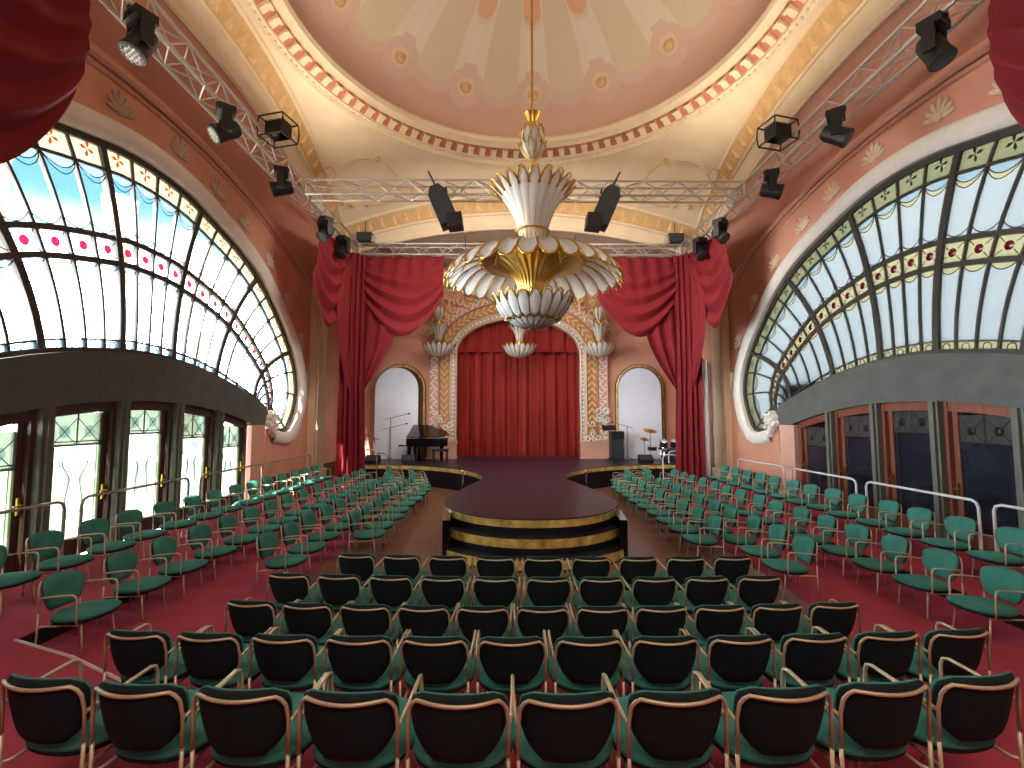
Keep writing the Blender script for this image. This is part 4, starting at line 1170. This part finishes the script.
# side blocks facing the thrust stage
SIDE = [
    (-1, 'left', 'nearest the stage', 3.08, 8.9, .765, 11, 0), (-1, 'left', 'second from the stage', 3.86, 7.3, .76, 14, 0),
    (-1, 'left', 'third from the stage', 5.22, 5.5, .78, 15, 0), (-1, 'left', 'beside the window doors', 6.62, 5.95, .765, 14, HP),
    (1, 'right', 'nearest the stage', 2.98, 8.5, .765, 11, 0), (1, 'right', 'second from the stage', 3.62, 6.98, .76, 14, 0),
    (1, 'right', 'third from the stage', 4.95, 5.5, .76, 15, 0), (1, 'right', 'beside the dark doors', 6.46, 6.05, .745, 14, HP)]
for sg, side, rn, X_, y0, py_, n_, h in SIDE:
    for k in range(n_):
        y = y0 + k * py_; x = X_
        if h == 0 and X_ < 4: x += max(0, y - 14.5) * .22
        rz = -sg * -PI / 2 if False else (-PI / 2 if sg < 0 else PI / 2)
        chair(sg * x + random.uniform(-.03, .03), y + random.uniform(-.03, .03), h + (0.006 if (h == 0 and x < 3.5) else 0), rz + random.uniform(-.06, .06) - sg * .10 * -1 * 0, 'green velvet armchair, %s from the camera in the %s row %s' % (ORD[k], side, rn), '%s block of armchairs' % side)

# ------------------------------------------------------------------ handrails
def rail(p0, p1, zb, zt, label, mt, lower=False):
    p0, p1 = Vector(p0 + (0,)), Vector(p1 + (0,)); d = (p1 - p0); L = d.length
    t = thing('handrail', label, 'railing', (p0.x, p0.y, zb), math.atan2(d.y, d.x), 'handrails')
    h = zt - zb; r = .12
    MB().tube([(0, 0, h - r), (.035, 0, h - .035), (r, 0, h), (L - r, 0, h), (L - .035, 0, h - .035), (L, 0, h - r)], .024, 8).build('top_rail', mt, t, smooth=True)
    for x in (0, L):
        MB().tube([(x, 0, 0), (x, 0, h - r)], .024, 8).build('rail_post', mt, t, smooth=True); MB().lathe([(.06, 0), (.06, .012), (.03, .016)], 10, (x, 0, 0)).build('base_flange', mt, t)
    if lower: MB().tube([(0, 0, h * .25), (L, 0, h * .25)], .02, 8).build('lower_rail', mt, t, smooth=True)
for k, (a, b_) in enumerate([(4.9, 7.6), (7.9, 10.5), (10.9, 13.6), (14.05, 16.9)]):
    rail((-7.4, a), (-7.4, b_), HP, 1.21, 'tubular handrail before the left window doors, %s from the camera' % ORD[k], 'rail_left')
for k, (a, b_) in enumerate([(4.9, 7.75), (8.0, 10.5), (10.8, 13.25), (13.6, 16.3)]):
    rail((7.4, a), (7.4, b_), HP, 1.11, 'white tubular handrail before the right dark doors, %s from the camera' % ORD[k], 'white_metal')
rail((-6.5, 18.75), (-5.6, 18.75), 0 if False else .0, 1.27, 'white handrail below the left red drape beside the stage', 'white_metal', True)
rail((-5.35, 17.9), (-4.9, 17.6), .0, 1.2, 'short handrail at the left stage edge near the piano', 'rail_left', True)
rail((5.85, 18.75), (6.8, 18.75), 0, 1.2, 'white handrail below the right red drape beside the stage', 'white_metal', True)
rail((5.25, 17.6), (5.75, 17.6), .0, 1.15, 'short white handrail at the right stage edge near the drums', 'white_metal', True)

# ------------------------------------------------------------------ instruments on the stage
pn = thing('grand_piano', 'black grand piano on the left of the stage', 'piano', (-3.95, 19.6, ZS), 0)
body = [(-.75, -.55), (.75, -.55), (.75, .0), (.62, .35), (.30, .55), (.15, .85), (-.2, 1.1), (-.6, 1.05), (-.75, .7)]
bodyr = [(y * .95, x) for x, y in body]
MB().prism(bodyr, lambda p: (p[0], p[1], .62), lambda p: (p[0], p[1], .95)).build('case', 'black_gloss', pn)
Rl = Matrix.Rotation(math.radians(18), 3, 'X')
MB().prism(bodyr, lambda p: Vector((0, -.7, .98)) + Rl @ Vector((p[0], p[1] + .72, 0)), lambda p: Vector((0, -.7, .98)) + Rl @ Vector((p[0], p[1] + .72, .03))).build('lid', 'black_gloss', pn)
MB().box((-.62, 0, .72), (.28, 1.42, .08)).build('keyboard', 'white_metal', pn)
MB().box((-.72, 0, .66), (.20, 1.46, .06)).build('key_bed', 'black_gloss', pn)
for x, y in ((-.42, -.6), (-.42, .6), (.8, -.2)):
    m = MB(); m.lathe([(.001, 0), (.05, 0), (.045, .08), (.06, .1), (.075, .5), (.09, .62)], 10, (x, y, 0)); m.build('leg', 'black_gloss', pn, True)
m = MB(); m.box((-.1, 0, .3), (.06, .2, .6)); m.box((-.2, 0, .06), (.26, .22, .04)); m.build('pedal_lyre', 'black_gloss', pn)
bn = thing('piano_bench', 'dark wooden bench beside the grand piano', 'bench', (-3.1, 18.7, ZS), 0)
MB().box((0, 0, .50), (.62, .36, .09)).build('bench_seat', 'black', bn)
for x in (-.26, .26):
    for y in (-.14, .14): MB().box((x, y, .23), (.05, .05, .46)).build('leg', 'wood_bench', bn)
def mic_stand(loc, h, rz, label, boom=True, name='microphone_stand'):
    t = thing(name, label, 'stand', loc, rz, 'stands on the stage')
    m = MB()
    for k in range(3):
        a = 2 * PI * k / 3; m.tube([(0, 0, .18), (.30 * math.cos(a), .30 * math.sin(a), .012)], .012, 5)
    m.build('tripod', 'black', t); MB().tube([(0, 0, .02), (0, 0, h)], .013, 6).build('pole', 'black', t)
    if boom:
        MB().tube([(-.25, 0, h - .06), (.65, 0, h + .16)], .010, 5).build('boom', 'black', t)
        m = MB(); m.ball((.68, 0, h + .17), (.06, .035, .035), 6, 4); m.build('microphone', 'grey_dark', t)
    return t
mic_stand((-5.25, 19.3, ZS), 1.35, .3, 'black microphone stand with boom before the left arched panel')
mic_stand((-5.0, 18.5, ZS), 1.75, .1, 'taller microphone stand beside the grand piano')
mic_stand((-5.75, 19.0, ZS), .95, 2.6, 'low microphone stand near the left drape')
mic_stand((4.45, 19.6, ZS), 1.4, 2.4, 'microphone stand before the right arched panel')
ms = mic_stand((3.55, 18.9, ZS), 1.25, 0, 'black music stand with tilted desk right of the stage', False, 'music_stand')
MB().box((0, 0, 1.36), (.55, .03, .30), Matrix.Rotation(-.9, 3, 'X')).build('desk', 'black', ms)
am = thing('speaker_cabinet', 'dark stacked amplifier cabinet right of the proscenium', 'amplifier', (4.15, 20.2, ZS), 0)
m = MB(); m.box((0, 0, .42), (.50, .42, .84)); m.build('cabinet', 'black', am); MB().box((0, 0, 1.02), (.54, .44, .34)).build('amplifier_head', 'black', am)
MB().box((0, -.215, .42), (.44, .02, .76)).build('grille', 'grey_dark', am)
dk = thing('drum_kit', 'dark drum kit with cymbals before the right arched panel', 'drums', (6.0, 19.2, ZS), 0)
def drum(c, r, h, rx=0.0, ry=0.0, nm='drum'):
    m = MB(); m.lathe([(.001, -h / 2), (r, -h / 2), (r, h / 2)], 18); o = m.build(nm, 'drum_shell', dk, True, loc=c, rot=(rx, ry, 0))
    MB().lathe([(.001, h / 2 + .005), (r - .01, h / 2 + .005)], 18).build('drum_head', 'grey_dark' if nm == 'bass_drum' else 'white_metal', o)
    for z in (-h / 2, h / 2):
        m = MB(); m.tube([((r + .008) * math.cos(a), (r + .008) * math.sin(a), z) for a in np.linspace(0, 2 * PI, 19)[:-1]], .012, 4, closed=True)
        m.build('hoop', 'chrome', o)
drum((0, -.1, .28), .28, .42, PI / 2, 0, 'bass_drum'); drum((-.24, -.15, .72), .15, .22, .35, 0, 'tom_drum'); drum((.2, -.15, .72), .16, .24, .35, 0, 'tom_drum')
drum((.58, .2, .38), .2, .38, 0, 0, 'floor_tom'); drum((-.58, .25, .52), .18, .14, .1, 0, 'snare_drum')
def cymbal(x, y, h, r):
    m = MB(); m.tube([(x, y, .02), (x, y, h)], .012, 5)
    for k in range(3):
        a = 2 * PI * k / 3; m.tube([(x, y, .25), (x + .25 * math.cos(a), y + .25 * math.sin(a), .012)], .010, 5)
    o = m.build('cymbal_stand', 'chrome', dk); m = MB(); m.lathe([(.001, .05), (.04, .045), (.07, .02), (r, -.02)], 18); m.build('cymbal', 'brass', o, True, loc=(x, y, h), rot=(.35, .1, 0))
cymbal(-.72, 0, 1.25, .27); cymbal(.52, -.2, 1.35, .28); cymbal(-.85, .35, .9, .2); cymbal(.85, .1, 1.1, .24)
st = thing('drum_stool', 'round black stool behind the drum kit', 'stool', (6.0, 19.9, ZS), 0)
MB().lathe([(.001, .44), (.17, .44), (.18, .48), (.16, .53), (.001, .54)], 14).build('stool_seat', 'black', st, True)
m = MB(); m.tube([(0, 0, .1), (0, 0, .45)], .02, 6)
for k in range(3): m.tube([(0, 0, .22), (.24 * math.cos(2.1 * k), .24 * math.sin(2.1 * k), .012)], .012, 5)
m.build('stool_base', 'chrome', st)
for k, (x, y, rz, lb) in enumerate([(-4.3, 18.5, .2, 'black stage monitor wedge at the left stage edge'), (-5.65, 18.4, -.1, 'black monitor wedge before the microphone stands'), (4.9, 18.6, 0, 'black stage monitor wedge before the drum kit')]):
    t = thing('stage_monitor', lb, 'speaker', (x, y, ZS), rz, 'monitor wedges')
    MB().prism([(-.18, 0), (.18, 0), (.18, .12), (-.05, .32), (-.18, .32)], lambda p: (-.26, -p[0], p[1]), lambda p: (.26, -p[0], p[1])).build('cabinet', 'black', t)
    MB().box((0, -.075, .225), (.46, .01, .26), Matrix.Rotation(-.85, 3, 'X')).build('grille', 'grey_dark', t)
for e, side in ((-1, 'left'), (1, 'right')):
    t = thing('stanchion', 'chrome post with round foot beside the %s of the stage neck' % side, 'post', (e * 1.75 - .0, 13.6, .006), 0, 'chrome posts beside the stage')
    MB().lathe([(.001, 0), (.15, 0), (.15, .02), (.03, .05)], 14).build('foot', 'chrome', t, True); MB().tube([(0, 0, .04), (0, 0, .95)], .022, 8).build('post', 'chrome', t, True); m = MB(); m.ball((0, 0, .98), .04, 8, 5); m.build('knob', 'chrome', t, True)
